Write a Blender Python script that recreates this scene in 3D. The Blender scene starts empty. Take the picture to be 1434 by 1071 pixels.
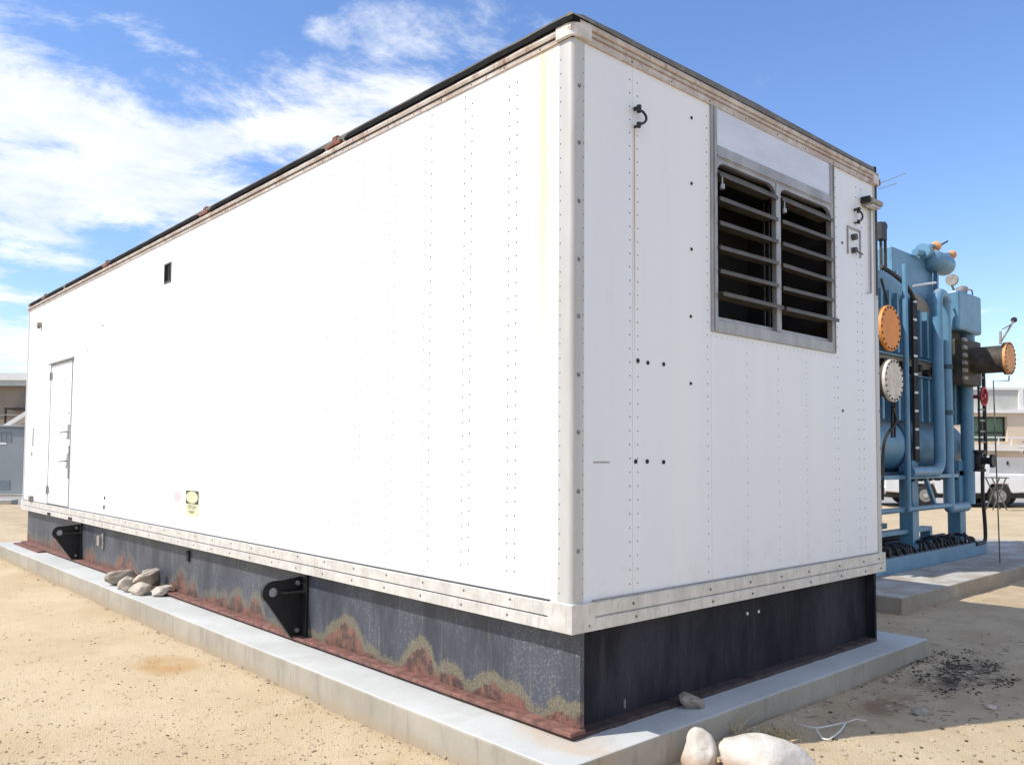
import bpy, bmesh, math, random
from math import radians, sin, cos, pi, sqrt, atan2
from mathutils import Vector, Matrix, noise
random.seed(7)
scene = bpy.context.scene
col = scene.collection

# ------------------------------------------------------------------ camera
PAD = 0.20
CAM = Vector((-3.1356, -2.9855, 1.4758 + PAD))
YAW, PIT, ROL, FPX, U0, V0 = 0.7354, 0.0493, 0.0065, 1160.24, 714.8, 578.2
fw = Vector((sin(YAW) * cos(PIT), cos(YAW) * cos(PIT), sin(PIT)))
r0 = Vector((cos(YAW), -sin(YAW), 0)); u0_ = r0.cross(fw)
rt = r0 * cos(ROL) + u0_ * sin(ROL); up = u0_ * cos(ROL) - r0 * sin(ROL)
cd = bpy.data.cameras.new('camera'); cam = bpy.data.objects.new('camera', cd); col.objects.link(cam)
cam.matrix_world = Matrix(((rt.x, up.x, -fw.x, CAM.x), (rt.y, up.y, -fw.y, CAM.y), (rt.z, up.z, -fw.z, CAM.z), (0, 0, 0, 1)))
cd.sensor_fit = 'HORIZONTAL'; cd.sensor_width = 36.0; cd.lens = FPX / 1434 * 36.0
cd.shift_x = (717.0 - U0) / 1434; cd.shift_y = (V0 - 535.5) / 1434
cd.clip_start = 0.05; cd.clip_end = 3000
scene.camera = cam


def ray(px, py):
    return fw + rt * ((px - U0) / FPX) - up * ((py - V0) / FPX)


def P(px, py, axis, val):
    """point where the line of sight through a photo pixel meets the plane axis = val"""
    D = ray(px, py)
    return CAM + D * ((val - CAM[axis]) / D[axis])


# ------------------------------------------------------------------ light
SUN_EL = radians(47.5)
SUN_H = Vector((-0.912, 0.410, 0)).normalized()
to_sun = Vector((SUN_H.x * cos(SUN_EL), SUN_H.y * cos(SUN_EL), sin(SUN_EL)))
sd = bpy.data.lights.new('sun', 'SUN'); sd.energy = 2.6; sd.angle = radians(0.53); sd.color = (1.0, 0.95, 0.87)
sun = bpy.data.objects.new('sun', sd); col.objects.link(sun)
sun.rotation_euler = (-to_sun).to_track_quat('-Z', 'Y').to_euler()

world = bpy.data.worlds.new('World')
world.cycles.sampling_method = 'MANUAL'; world.cycles.sample_map_resolution = 256
world = world; scene.world = world; world.use_nodes = True
wn = world.node_tree; wn.nodes.clear(); wl = wn.links


def wnode(t, **kw):
    n = wn.nodes.new(t)
    for k, v in kw.items():
        setattr(n, k, v)
    return n


def wmath(op, a, b=None, clamp=False):
    n = wnode('ShaderNodeMath', operation=op, use_clamp=clamp)
    for i, v in enumerate((a, b)):
        if v is None:
            continue
        if isinstance(v, (int, float)):
            n.inputs[i].default_value = v
        else:
            wl.new(v, n.inputs[i])
    return n.outputs[0]


SKY_STRENGTH = 0.100
sky = wnode('ShaderNodeTexSky', sky_type='NISHITA', sun_disc=False)
sky.sun_elevation = SUN_EL
sky.sun_rotation = atan2(SUN_H.x, SUN_H.y)
sky.altitude = 50; sky.air_density = 1.15; sky.dust_density = 0.25; sky.ozone_density = 3.0
tc = wnode('ShaderNodeTexCoord')
sep = wnode('ShaderNodeSeparateXYZ'); wl.new(tc.outputs['Generated'], sep.inputs[0])
zc = wmath('MAXIMUM', sep.outputs[2], 0.02)
pu = wmath('DIVIDE', sep.outputs[0], wmath('ADD', zc, 0.10)); pv = wmath('DIVIDE', sep.outputs[1], wmath('ADD', zc, 0.10))
comb = wnode('ShaderNodeCombineXYZ'); wl.new(pu, comb.inputs[0]); wl.new(pv, comb.inputs[1])


def wnoise(scale, detail, rough, off, distort=0.0, src=None):
    m = wnode('ShaderNodeMapping'); m.inputs['Location'].default_value = off
    wl.new(src or comb.outputs[0], m.inputs[0])
    n = wnode('ShaderNodeTexNoise'); n.inputs['Scale'].default_value = scale; n.inputs['Detail'].default_value = detail
    n.inputs['Roughness'].default_value = rough; n.inputs['Distortion'].default_value = distort
    wl.new(m.outputs[0], n.inputs['Vector']); return n.outputs['Fac']


def wblob(cu, cv, ru, rv):
    """soft round cloud bank lying at one place of the cloud deck"""
    a = wnode('ShaderNodeVectorMath', operation='MULTIPLY_ADD'); wl.new(comb.outputs[0], a.inputs[0])
    a.inputs[1].default_value = (1 / ru, 1 / rv, 0); a.inputs[2].default_value = (-cu / ru, -cv / rv, 0)
    d = wnode('ShaderNodeVectorMath', operation='DOT_PRODUCT'); wl.new(a.outputs[0], d.inputs[0]); wl.new(a.outputs[0], d.inputs[1])
    return wmath('SUBTRACT', 1.0, d.outputs['Value'], clamp=True)


def deck(px, py):
    D = ray(px, py).normalized(); return D.x / (D.z + .1), D.y / (D.z + .1)


fb = wnoise(2.6, 7.0, 0.64, (3.1, 1.7, 0.0), 0.25)
big = wnoise(0.55, 2.0, 0.5, (7.7, 2.2, 4.0))
bank = None
for (px, py, ru, rv, amp) in ((-40, 170, .46, .75, .36), (200, 185, .42, .62, .36), (400, 160, .30, .40, .36), (560, 150, .20, .30, .33),
                              (120, 250, .5, .55, .34), (560, 48, .17, .16, .35), (690, 40, .17, .14, .30), (470, 45, .10, .10, .28),
                              (-160, 240, .7, .8, .30), (10, 470, 1.0, 1.6, .20)):
    cu, cv = deck(px, py)
    b = wmath('MULTIPLY', wblob(cu, cv, ru, rv), amp)
    bank = b if bank is None else wmath('MAXIMUM', bank, b)
dens = wmath('ADD', wmath('ADD', wmath('MULTIPLY', wmath('SUBTRACT', fb, 0.5), 1.65), 0.5), wmath('MULTIPLY', bank, 0.80))
dens = wmath('ADD', dens, wmath('MULTIPLY', wmath('SUBTRACT', big, 0.5), 0.22))
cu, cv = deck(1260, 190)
dens = wmath('ADD', dens, wmath('MULTIPLY', wmath('SUBTRACT', 0.66, wblob(cu, cv, 1.85, 1.75)), 0.36))  # cloud cover added outside the view to brighten the shade, thinned around this spot
cu, cv = deck(120, 10)
dens = wmath('SUBTRACT', dens, wmath('MULTIPLY', wblob(cu, cv, .55, .42), 0.30))
cu, cv = deck(1440, 470)
dens = wmath('SUBTRACT', dens, wmath('MULTIPLY', wblob(cu, cv, 2.6, 1.7), 0.26))
cu, cv = deck(1110, 40)
dens = wmath('SUBTRACT', dens, wmath('MULTIPLY', wblob(cu, cv, .34, .28), 0.22))
cu, cv = deck(60, 400)
dens = wmath('SUBTRACT', dens, wmath('MULTIPLY', wblob(cu, cv, .9, 1.0), 0.16))
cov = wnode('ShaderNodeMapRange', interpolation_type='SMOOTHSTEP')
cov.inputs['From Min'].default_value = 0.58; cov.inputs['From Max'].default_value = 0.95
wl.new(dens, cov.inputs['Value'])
wisp = wnoise(1.3, 6.0, 0.68, (3.2, 1.3, 5.0), 0.8)
wr = wnode('ShaderNodeMapRange', interpolation_type='SMOOTHSTEP')
wr.inputs['From Min'].default_value = 0.58; wr.inputs['From Max'].default_value = 0.95; wr.inputs['To Max'].default_value = 0.40
wl.new(wisp, wr.inputs['Value'])
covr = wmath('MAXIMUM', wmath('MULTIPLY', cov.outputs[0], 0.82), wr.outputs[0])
skyb = wnode('ShaderNodeBackground'); skyb.inputs['Strength'].default_value = SKY_STRENGTH
skyt = wnode('ShaderNodeHueSaturation'); skyt.inputs['Saturation'].default_value = 1.08
tint = wnode('ShaderNodeMix', data_type='RGBA', blend_type='MULTIPLY'); tint.inputs[0].default_value = 1; tint.inputs[7].default_value = (.91, .915, 1.06, 1)
wl.new(sky.outputs[0], skyt.inputs['Color']); wl.new(skyt.outputs[0], tint.inputs[6]); wl.new(tint.outputs[2], skyb.inputs['Color'])
cb = wnode('ShaderNodeBackground')
shade = wnoise(4.5, 4.0, 0.6, (9.0, 0.4, 1.0))
cr = wnode('ShaderNodeValToRGB'); cr.color_ramp.elements[0].position = .3; cr.color_ramp.elements[1].position = .66
cr.color_ramp.elements[0].color = (.70, .76, .86, 1); cr.color_ramp.elements[1].color = (1, 1, 1, 1)
wl.new(shade, cr.inputs[0]); wl.new(cr.outputs[0], cb.inputs['Color']); cb.inputs['Strength'].default_value = 0.62
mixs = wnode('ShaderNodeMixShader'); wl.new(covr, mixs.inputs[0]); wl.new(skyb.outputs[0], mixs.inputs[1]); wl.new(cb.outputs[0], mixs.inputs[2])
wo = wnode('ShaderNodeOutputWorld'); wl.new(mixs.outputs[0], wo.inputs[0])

scene.view_settings.view_transform = 'Standard'; scene.view_settings.look = 'None'
scene.view_settings.gamma = 1.0; scene.view_settings.use_curve_mapping = False
scene.view_settings.exposure = 1.0
scene.render.resolution_x, scene.render.resolution_y = 1024, 764
scene.render.engine = 'CYCLES'
scene.cycles.max_bounces = 6; scene.cycles.diffuse_bounces = 4

# ------------------------------------------------------------------ materials
MATS = {}


class NT:
    """small helper round a material's node tree; positions in metres (world)"""
    def __init__(s, name, rough=0.6, metal=0.0, spec=0.5):
        s.m = bpy.data.materials.new(name); s.m.use_nodes = True
        s.t = s.m.node_tree; s.n = s.t.nodes; s.l = s.t.links
        s.b = s.n['Principled BSDF']; s.b.inputs['Roughness'].default_value = rough; s.b.inputs['Metallic'].default_value = metal
        s.b.inputs['Specular IOR Level'].default_value = spec
        g = s.n.new('ShaderNodeNewGeometry'); s.pos = g.outputs['Position']; s.nor = g.outputs['Normal']
        MATS[name] = s.m

    def set(s, sock, v):
        if isinstance(v, (int, float)):
            sock.default_value = v
        elif isinstance(v, tuple):
            sock.default_value = v if len(v) == 4 or sock.type == 'VECTOR' else (*v, 1)
        else:
            s.l.new(v, sock)

    def noise(s, scale, detail=4, rough=.55, stretch=(1, 1, 1), off=(0, 0, 0), distort=0, src=None):
        m = s.n.new('ShaderNodeMapping'); m.inputs['Scale'].default_value = stretch; m.inputs['Location'].default_value = off
        s.l.new(src or s.pos, m.inputs[0])
        n = s.n.new('ShaderNodeTexNoise'); n.inputs['Scale'].default_value = scale; n.inputs['Detail'].default_value = detail
        n.inputs['Roughness'].default_value = rough; n.inputs['Distortion'].default_value = distort
        s.l.new(m.outputs[0], n.inputs['Vector']); return n.outputs['Fac']

    def voronoi(s, scale, feature='F1'):
        n = s.n.new('ShaderNodeTexVoronoi'); n.inputs['Scale'].default_value = scale; n.feature = feature
        s.l.new(s.pos, n.inputs['Vector']); return n.outputs['Distance']

    def math(s, op, a, b=0.0, clamp=False):
        n = s.n.new('ShaderNodeMath'); n.operation = op; n.use_clamp = clamp
        s.set(n.inputs[0], a); s.set(n.inputs[1], b); return n.outputs[0]

    def ramp(s, v, lo, hi, a=0.0, b=1.0):
        n = s.n.new('ShaderNodeMapRange'); n.interpolation_type = 'SMOOTHSTEP'
        for k, x in (('From Min', lo), ('From Max', hi), ('To Min', a), ('To Max', b)):
            n.inputs[k].default_value = x
        s.set(n.inputs['Value'], v); return n.outputs[0]

    def mix(s, f, a, b):
        n = s.n.new('ShaderNodeMix'); n.data_type = 'RGBA'
        s.set(n.inputs[0], f); s.set(n.inputs[6], a); s.set(n.inputs[7], b); return n.outputs[2]

    def sep(s):
        n = s.n.new('ShaderNodeSeparateXYZ'); s.l.new(s.pos, n.inputs[0]); return n.outputs

    def sepn(s):
        n = s.n.new('ShaderNodeSeparateXYZ'); s.l.new(s.nor, n.inputs[0]); return n.outputs

    def color(s, c):
        s.set(s.b.inputs['Base Color'], c)

    def bump(s, h, strength=.3, dist=.01):
        n = s.n.new('ShaderNodeBump'); n.inputs['Strength'].default_value = strength; n.inputs['Distance'].default_value = dist
        s.l.new(h, n.inputs['Height']); s.l.new(n.outputs[0], s.b.inputs['Normal'])


def simple(name, c, rough=.6, metal=0.0, var=.25, scale=6.0, dirt=None, dirt_amt=.35, bump=0.0, bscale=60, spec=.5, stretch=(1, 1, 1)):
    n = NT(name, rough, metal, spec)
    a = n.noise(scale, 6, .6, stretch)
    lo = tuple(x * (1 - var) for x in c); hi = tuple(min(1, x * (1 + var * .6)) for x in c)
    k = n.mix(n.ramp(a, .3, .7), lo, hi)
    if dirt:
        d = n.noise(scale * 2.3, 8, .7, stretch, (5, 1, 3))
        k = n.mix(n.ramp(d, .52, .72, 0, dirt_amt), k, dirt)
    n.color(k)
    if bump:
        n.bump(n.noise(bscale, 4, .6), bump, .004)
    return n.m


# white painted sheet
n = NT('white_sheet', .42, 0, .4)
z = n.sep()
st = n.noise(1.6, 6, .6, (1, 1, .06)); st2 = n.noise(9, 5, .65, (1, 1, .03), (2, 8, 1))
c = n.mix(n.ramp(st, .35, .7), (.74, .76, .79), (.80, .80, .79))
ytop = n.ramp(z[2], 1.2, 3.9)
c = n.mix(n.math('MULTIPLY', n.ramp(st2, .56, .74, 0, .30), ytop), c, (.66, .56, .36))
for yy, wd, am in ((.23, .17, .80), (3.17, .05, .55), (8.12, .07, .6), (5.0, .07, .35), (1.0, .04, .12), (11.1, .05, .3)):
    g = n.math('SUBTRACT', 1.0, n.math('DIVIDE', n.math('ABSOLUTE', n.math('SUBTRACT', z[1], yy)), wd), True)
    onside = n.ramp(z[0], .03, .05, 1, 0)
    fade = n.math('MULTIPLY', n.ramp(z[2], .9, 3.9, .25, 1), n.ramp(n.noise(14, 3, .6, (1, 1, .04)), .3, .6, .6, 1))
    c = n.mix(n.math('MULTIPLY', n.math('MULTIPLY', n.math('MULTIPLY', g, am), onside), fade), c, (.66, .50, .24))
# rust thread that runs down the end wall below the hook
g = n.math('SUBTRACT', 1.0, n.math('DIVIDE', n.math('ABSOLUTE', n.math('SUBTRACT', z[0], .514)), .011), True)
fade = n.math('MULTIPLY', n.ramp(z[2], 1.9, 3.3), n.math('MULTIPLY', n.ramp(z[2], 3.53, 3.55, 1, 0), n.ramp(z[1], .03, .05, 1, 0)))
c = n.mix(n.math('MULTIPLY', g, fade), c, (.42, .22, .07))
dz = n.ramp(n.math('ADD', n.noise(5, 6, .7), n.ramp(z[2], .85, 1.25, .20, 0)), .60, .85, 0, .35)
c = n.mix(dz, c, (.60, .56, .50))
n.color(c); n.bump(n.noise(2.2, 3, .5), .09, .02)

n = NT('rail_alu', .45, .25, .5)
a = n.noise(7, 6, .65, (1, 1, 1)); b = n.noise(40, 4, .6, (1, 1, .3), (3, 3, 3))
n.color(n.mix(n.ramp(b, .5, .75, 0, .5), n.mix(n.ramp(a, .3, .7), (.52, .50, .46), (.68, .66, .62)), (.36, .33, .29)))
n = NT('top_rail', .5, .15)
a = n.noise(5, 6, .7); b = n.noise(16, 6, .7, (1, 1, .5), (9, 2, 1))
n.color(n.mix(n.ramp(b, .52, .70, 0, .75), n.mix(n.ramp(a, .35, .68), (.42, .33, .27), (.60, .55, .49)), (.24, .12, .07)))
simple('post_paint', (.50, .49, .46), .45, .1, .15, 4, (.42, .40, .36), .4, stretch=(1, 1, .15))
simple('cap_paint', (.62, .58, .53), .5, 0, .2, 9, (.36, .30, .25), .5)
simple('rivet', (.30, .30, .31), .5, .3, .15, 30)
simple('screw', (.20, .19, .18), .45, .5, .3, 40)
simple('hole_dark', (.015, .015, .016), .8, 0, .2, 40)
simple('membrane', (.007, .007, .007), .9, 0, .4, 8, (.03, .026, .022), .5, .4, 60, spec=.15)
simple('roof_edge', (.16, .145, .125), .7, 0, .3, 5, (.33, .27, .21), .6, .3, 50)
simple('rust', (.19, .075, .045), .85, 0, .4, 12, (.09, .05, .04), .6, .5, 90)
simple('vent_alu', (.38, .37, .36), .5, .45, .2, 6, (.22, .20, .18), .5, .1, 90, stretch=(1, 1, .4))
simple('header_sheet', (.62, .64, .70), .38, .1, .1, 2.5, (.5, .5, .52), .3, stretch=(.6, .6, 2))
simple('blade', (.095, .085, .072), .5, .2, .3, 6, (.10, .09, .07), .6)
simple('interior', (.02, .02, .022), .85, 0, .3, 5)
simple('core_grey', (.09, .09, .09), .6, .4, .3, 20)
simple('black_rubber', (.014, .014, .014), .55, 0, .3, 20, (.06, .055, .05), .5)
simple('sign_cream', (.60, .57, .36), .6, 0, .1, 12, (.62, .6, .5), .4)
simple('sign_black', (.05, .05, .045), .6, 0, .3, 20)
simple('sign_ink', (.25, .25, .20), .7, 0, .3, 60)
simple('decal_pink', (.70, .50, .49), .6, 0, .1, 20)
simple('steel_grey', (.34, .34, .33), .45, .6, .2, 12, (.2, .18, .15), .5)


# skirt beam: black paint, pale streaks, rust climbing from the foot
def beam_mat(name, rusty, dark):
    n = NT(name, .5 if rusty else .72, .0, .5 if rusty else .2)
    z = n.sep()
    a = n.noise(3.0, 8, .7, (1, 1, .35)); b = n.noise(22, 6, .7, (1, 1, .05), (4, 4, 4)); sp = n.noise(70, 3, .7)
    c = n.mix(n.ramp(a, .3, .7), dark, tuple(x * (2.0 if rusty else 3.6) + .008 for x in dark))
    c = n.mix(n.ramp(b, .54, .80, 0, .62 if rusty else .15), c, (.24, .215, .16))
    c = n.mix(n.math('MULTIPLY', n.ramp(sp, .56, .66), n.ramp(a, .42, .6, 0, .55 if rusty else .12)), c, (.30, .28, .22))
    if rusty:
        yw = n.math('ADD', z[1], n.math('ADD', n.math('MULTIPLY', n.noise(11, 5, .7, (1, 1, 1)), .16), n.math('MULTIPLY', n.noise(60, 3, .7), .03)))
        v = n.n.new('ShaderNodeTexVoronoi'); v.voronoi_dimensions = '1D'; v.inputs['Scale'].default_value = 4.6; n.l.new(yw, v.inputs['W'])
        dome = n.math('SQRT', n.math('SUBTRACT', 1.0, n.math('POWER', n.math('MULTIPLY', v.outputs['Distance'], 1.75), 2), True))
        env = n.ramp(n.noise(.95, 2, .5, (0, 1, 0), (0, 2.62, 0)), .34, .68, .00, .17)
        edge = n.math('ADD', env, n.math('MULTIPLY', dome, n.math('ADD', n.math('MULTIPLY', env, .50), .030)))
        h = n.math('SUBTRACT', edge, n.math('SUBTRACT', z[2], .215))
        hh = n.math('ADD', h, .02)
        near = n.ramp(z[1], 1.5, 6.5, 1, .35)
        c = n.mix(n.math('MULTIPLY', n.ramp(n.math('ADD', hh, n.math('MULTIPLY', n.math('SUBTRACT', n.noise(38, 6, .8), .5), .16)), -.022, .002, 0, .85), near), c, n.mix(n.ramp(n.noise(90, 4, .75), .4, .62), (.105, .085, .055), (.215, .19, .125)))
        rr = n.noise(26, 6, .7)
        rc = n.mix(n.ramp(n.noise(7, 5, .7, (1, 1, 1), (7, 1, 2)), .42, .56), (.060, .038, .034), (.185, .082, .060))
        rc = n.mix(n.ramp(n.noise(75, 5, .8), .46, .68, 0, .75), rc, (.075, .045, .036))
        rc = n.mix(n.ramp(n.noise(32, 6, .8, (1, 1, .4), (2, 2, 9)), .52, .66, 0, .7), rc, (.25, .15, .085))
        c = n.mix(n.ramp(n.math('ADD', hh, n.math('MULTIPLY', n.math('SUBTRACT', rr, .5), .09)), .062, .068), c, rc)
        n.bump(n.math('ADD', n.noise(55, 5, .7), n.math('MULTIPLY', h, 2)), .4, .006)
    else:
        n.bump(n.noise(40, 5, .7), .2, .004)
    n.color(c)


beam_mat('beam_rusty', True, (.030, .034, .045))
beam_mat('beam_black', False, (.008, .008, .011))
simple('flange_rust', (.20, .092, .070), .85, 0, .45, 14, (.095, .058, .048), .85, .5, 80)
simple('flange_dark', (.07, .045, .04), .85, 0, .4, 9, (.14, .075, .05), .5, .4, 70)
simple('lug_black', (.012, .012, .013), .45, .1, .3, 10, (.05, .04, .035), .4)

n = NT('concrete', .88, 0, .25)
z = n.sep(); nz = n.sepn()
a = n.noise(1.5, 8, .65); b = n.noise(6, 6, .7, (1, 1, .4), (2, 1, 7)); g = n.noise(120, 3, .6)
c = n.mix(n.ramp(a, .3, .7), (.31, .28, .225), (.40, .365, .30))
c = n.mix(n.ramp(b, .5, .72, 0, .5), c, (.24, .225, .195))
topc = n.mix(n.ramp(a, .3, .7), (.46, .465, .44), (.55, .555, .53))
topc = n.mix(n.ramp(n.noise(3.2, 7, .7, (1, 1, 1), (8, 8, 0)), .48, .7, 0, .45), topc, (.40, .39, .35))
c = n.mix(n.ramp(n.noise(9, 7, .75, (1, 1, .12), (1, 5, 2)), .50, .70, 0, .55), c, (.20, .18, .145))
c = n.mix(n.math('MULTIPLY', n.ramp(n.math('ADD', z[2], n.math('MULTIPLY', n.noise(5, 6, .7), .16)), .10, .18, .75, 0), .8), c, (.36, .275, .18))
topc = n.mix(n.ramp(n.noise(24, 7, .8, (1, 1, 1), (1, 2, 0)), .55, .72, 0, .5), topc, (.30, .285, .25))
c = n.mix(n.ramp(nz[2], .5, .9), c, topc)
# rust bled from the beam's corner onto the pad
d = n.math('ADD', n.math('POWER', n.math('ABSOLUTE', n.math('DIVIDE', n.math('SUBTRACT', z[0], .02), .22)), 2), n.math('POWER', n.math('ABSOLUTE', n.math('DIVIDE', n.math('SUBTRACT', z[1], .06), .42)), 2))
c = n.mix(n.math('MULTIPLY', n.ramp(d, .1, 1, .55, 0), n.ramp(n.noise(9, 5, .7), .3, .65, .3, 1)), c, (.50, .34, .19))
c = n.mix(n.ramp(g, .55, .75, 0, .25), c, (.22, .21, .19))
c = n.mix(n.math('MULTIPLY', n.ramp(z[0], 5.2, 5.6), n.ramp(n.noise(2.2, 6, .7, (1, 1, 1), (3, 7, 2)), .36, .6, .2, .8)), c, (.30, .235, .165))
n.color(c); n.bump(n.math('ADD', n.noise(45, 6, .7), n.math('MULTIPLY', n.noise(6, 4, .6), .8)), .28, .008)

n = NT('sand', .95, 0, .15)
z = n.sep()
a = n.noise(.9, 6, .6); b = n.noise(4.5, 7, .65, (1, 1, 1), (2, 5, 0)); g = n.noise(70, 5, .75); g2 = n.voronoi(85)
c = n.mix(n.ramp(a, .3, .7), (.480, .368, .228), (.555, .448, .300))
c = n.mix(n.ramp(b, .50, .74, 0, .55), c, (.415, .298, .165))
c = n.mix(n.ramp(g, .56, .72, 0, .42), c, (.31, .225, .14))
c = n.mix(n.ramp(g2, .05, .32, .42, 0), c, (.63, .545, .405))
# trodden orange patch beside the pad
q = P(235, 932, 2, 0)
d = n.math('ADD', n.math('POWER', n.math('ABSOLUTE', n.math('DIVIDE', n.math('SUBTRACT', z[0], q.x), .24)), 2), n.math('POWER', n.math('ABSOLUTE', n.math('DIVIDE', n.math('SUBTRACT', z[1], q.y), .38)), 2))
c = n.mix(n.math('MULTIPLY', n.ramp(d, .0, 1.3, .8, 0), n.ramp(b, .3, .6, .4, 1)), c, (.43, .26, .11))
# browner soil at the enclosure's end: dirt plus shade painted along its cast shadow
es = n.math('MULTIPLY', n.ramp(n.math('ADD', z[0], n.math('MULTIPLY', b, .8)), .9, 1.6), n.ramp(n.math('ADD', z[1], n.math('MULTIPLY', z[0], .48)), -.25, .25))
es = n.math('MULTIPLY', es, n.ramp(z[0], 11.0, 13.0, 1, 0))
soil = n.mix(n.ramp(n.noise(2.6, 7, .7, (1, 1, 1), (6, 6, 6)), .35, .66), (.40, .30, .195), (.55, .44, .30))
c = n.mix(n.math('MULTIPLY', es, .7), c, soil)
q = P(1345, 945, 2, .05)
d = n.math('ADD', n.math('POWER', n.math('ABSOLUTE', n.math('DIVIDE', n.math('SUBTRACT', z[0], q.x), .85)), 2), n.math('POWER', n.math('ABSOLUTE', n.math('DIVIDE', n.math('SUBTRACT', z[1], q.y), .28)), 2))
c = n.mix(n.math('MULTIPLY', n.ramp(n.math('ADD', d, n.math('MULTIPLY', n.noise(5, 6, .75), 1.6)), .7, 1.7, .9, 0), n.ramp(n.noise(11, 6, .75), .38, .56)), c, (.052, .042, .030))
q = P(1245, 985, 2, .05)
d = n.math('ADD', n.math('POWER', n.math('ABSOLUTE', n.math('DIVIDE', n.math('SUBTRACT', z[0], q.x), .35)), 2), n.math('POWER', n.math('ABSOLUTE', n.math('DIVIDE', n.math('SUBTRACT', z[1], q.y), .12)), 2))
c = n.mix(n.math('MULTIPLY', n.ramp(d, .2, 1.4, .6, 0), n.ramp(n.noise(9, 6, .75, (1, 1, 1), (3, 0, 0)), .36, .56)), c, (.16, .085, .05))
n.color(c)
n.bump(n.math('ADD', n.math('MULTIPLY', n.noise(9, 6, .7), 1.2), n.math('ADD', n.math('MULTIPLY', n.noise(160, 4, .7), .5), n.math('MULTIPLY', g2, .55))), .7, .016)

simple('asphalt', (.34, .32, .29), .9, 0, .2, .5, (.26, .25, .23), .5, .3, 40)
n = NT('stone', .9, 0, .2)
a = n.noise(9, 7, .7); b = n.noise(45, 4, .7)
n.color(n.mix(n.ramp(b, .5, .7, 0, .4), n.mix(n.ramp(a, .3, .7), (.40, .34, .27), (.58, .51, .43)), (.25, .21, .17))); n.bump(n.math('ADD', n.noise(18, 6, .7), n.math('MULTIPLY', b, .5)), .55, .015)
n = NT('stone_grey', .9, 0, .2)
a = n.noise(11, 7, .7); b = n.noise(60, 4, .7)
n.color(n.mix(n.ramp(b, .45, .65, 0, .6), n.mix(n.ramp(a, .3, .7), (.30, .25, .20), (.45, .39, .32)), (.17, .14, .11))); n.bump(n.math('ADD', n.noise(20, 6, .7), b), .7, .012)
n = NT('stone_white', .88, 0, .25)
a = n.noise(7, 7, .7); b = n.noise(55, 5, .7); d = n.noise(3.1, 4, .6, (1, 1, 1), (4, 2, 9)); z = n.sep()
c = n.mix(n.ramp(a, .3, .7), (.50, .445, .38), (.64, .60, .54))
c = n.mix(n.ramp(b, .52, .7, 0, .35), c, (.42, .37, .31))
c = n.mix(n.ramp(n.math('ADD', z[2], n.math('MULTIPLY', d, .10)), .13, .19, .7, 0), c, (.40, .26, .17))
n.color(c); n.bump(n.math('ADD', n.noise(14, 6, .7), n.math('MULTIPLY', b, .5)), .6, .015)
simple('pebble', (.44, .36, .26), .95, 0, .45, 14, (.22, .17, .12), .5)
simple('chip_dark', (.085, .064, .045), .95, 0, .5, 20, (.17, .12, .08), .6)
simple('dry_straw', (.55, .45, .24), .9, 0, .35, 25)
simple('wire_white', (.72, .71, .68), .5, 0, .1, 20)

# chiller paints
n = NT('blue_paint', .42, 0, .5)
a = n.noise(1.3, 6, .65); b = n.noise(7, 6, .7, (1, 1, .25), (1, 9, 3)); nz = n.sepn()
c = n.mix(n.ramp(a, .3, .7), (.080, .200, .310), (.125, .275, .395))
c = n.mix(n.ramp(b, .50, .74, 0, .6), c, (.060, .125, .180))
c = n.mix(n.ramp(n.noise(14, 7, .75, (1, 1, .3), (6, 2, 8)), .60, .74, 0, .6), c, (.20, .155, .11))
c = n.mix(n.math('MULTIPLY', n.ramp(nz[2], .35, .95, 0, .55), n.ramp(n.noise(6, 5, .7), .3, .6)), c, (.40, .34, .25))
n.color(c)
simple('blue_dark', (.030, .075, .125), .5, 0, .35, 3, (.03, .05, .07), .5, stretch=(1, 1, .3))
simple('dusty_shell', (.36, .29, .20), .8, 0, .3, 5, (.16, .25, .30), .55)
simple('orange', (.72, .245, .028), .55, 0, .1, 6, (.55, .20, .05), .4)
simple('orange_pale', (.66, .30, .10), .6, 0, .15, 6, (.5, .25, .12), .4)
simple('flange_white', (.62, .56, .47), .6, 0, .2, 9, (.33, .26, .19), .55)
simple('burnt', (.060, .050, .036), .7, .1, .5, 6, (.13, .10, .065), .6, .4, 60)
simple('red_paint', (.45, .035, .05), .5, 0, .2, 10)
simple('gauge_grey', (.30, .28, .25), .6, .1, .3, 20, (.12, .09, .07), .5)
# background
simple('truck_white', (.74, .74, .73), .35, 0, .06, 2, (.55, .52, .47), .3)
simple('truck_grey', (.42, .41, .39), .5, 0, .1, 2, (.4, .37, .33), .4)
simple('tyre', (.022, .021, .020), .85, 0, .3, 10, (.12, .10, .08), .4)
simple('rim', (.30, .29, .27), .5, .4, .2, 10)
simple('glass_dark', (.02, .03, .035), .08, 0, .1, 2, spec=.8)
simple('lamp_lens', (.6, .6, .58), .2, 0, .1, 9)
simple('cream_wall', (.66, .52, .38), .85, 0, .08, .6, (.55, .43, .32), .4)
simple('pale_wall', (.50, .50, .44), .8, 0, .1, .8, (.36, .37, .33), .5)
simple('white_trim', (.74, .71, .66), .7, 0, .06, 1)
simple('green_blind', (.10, .17, .10), .5, 0, .2, 1.5, (.05, .08, .05), .4)
simple('tan_wall', (.30, .235, .175), .9, 0, .15, .5, (.21, .165, .125), .4)
simple('cabinet_grey', (.25, .265, .27), .5, .1, .08, .8, (.2, .22, .24), .4)
simple('cabinet_mark', (.22, .25, .27), .6, 0, .1, 3)
simple('leaf', (.045, .085, .028), .7, 0, .5, 3)
simple('bark', (.12, .085, .055), .9, 0, .3, 8)
simple('pole_metal', (.12, .12, .115), .5, .3, .2, 10)


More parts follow.
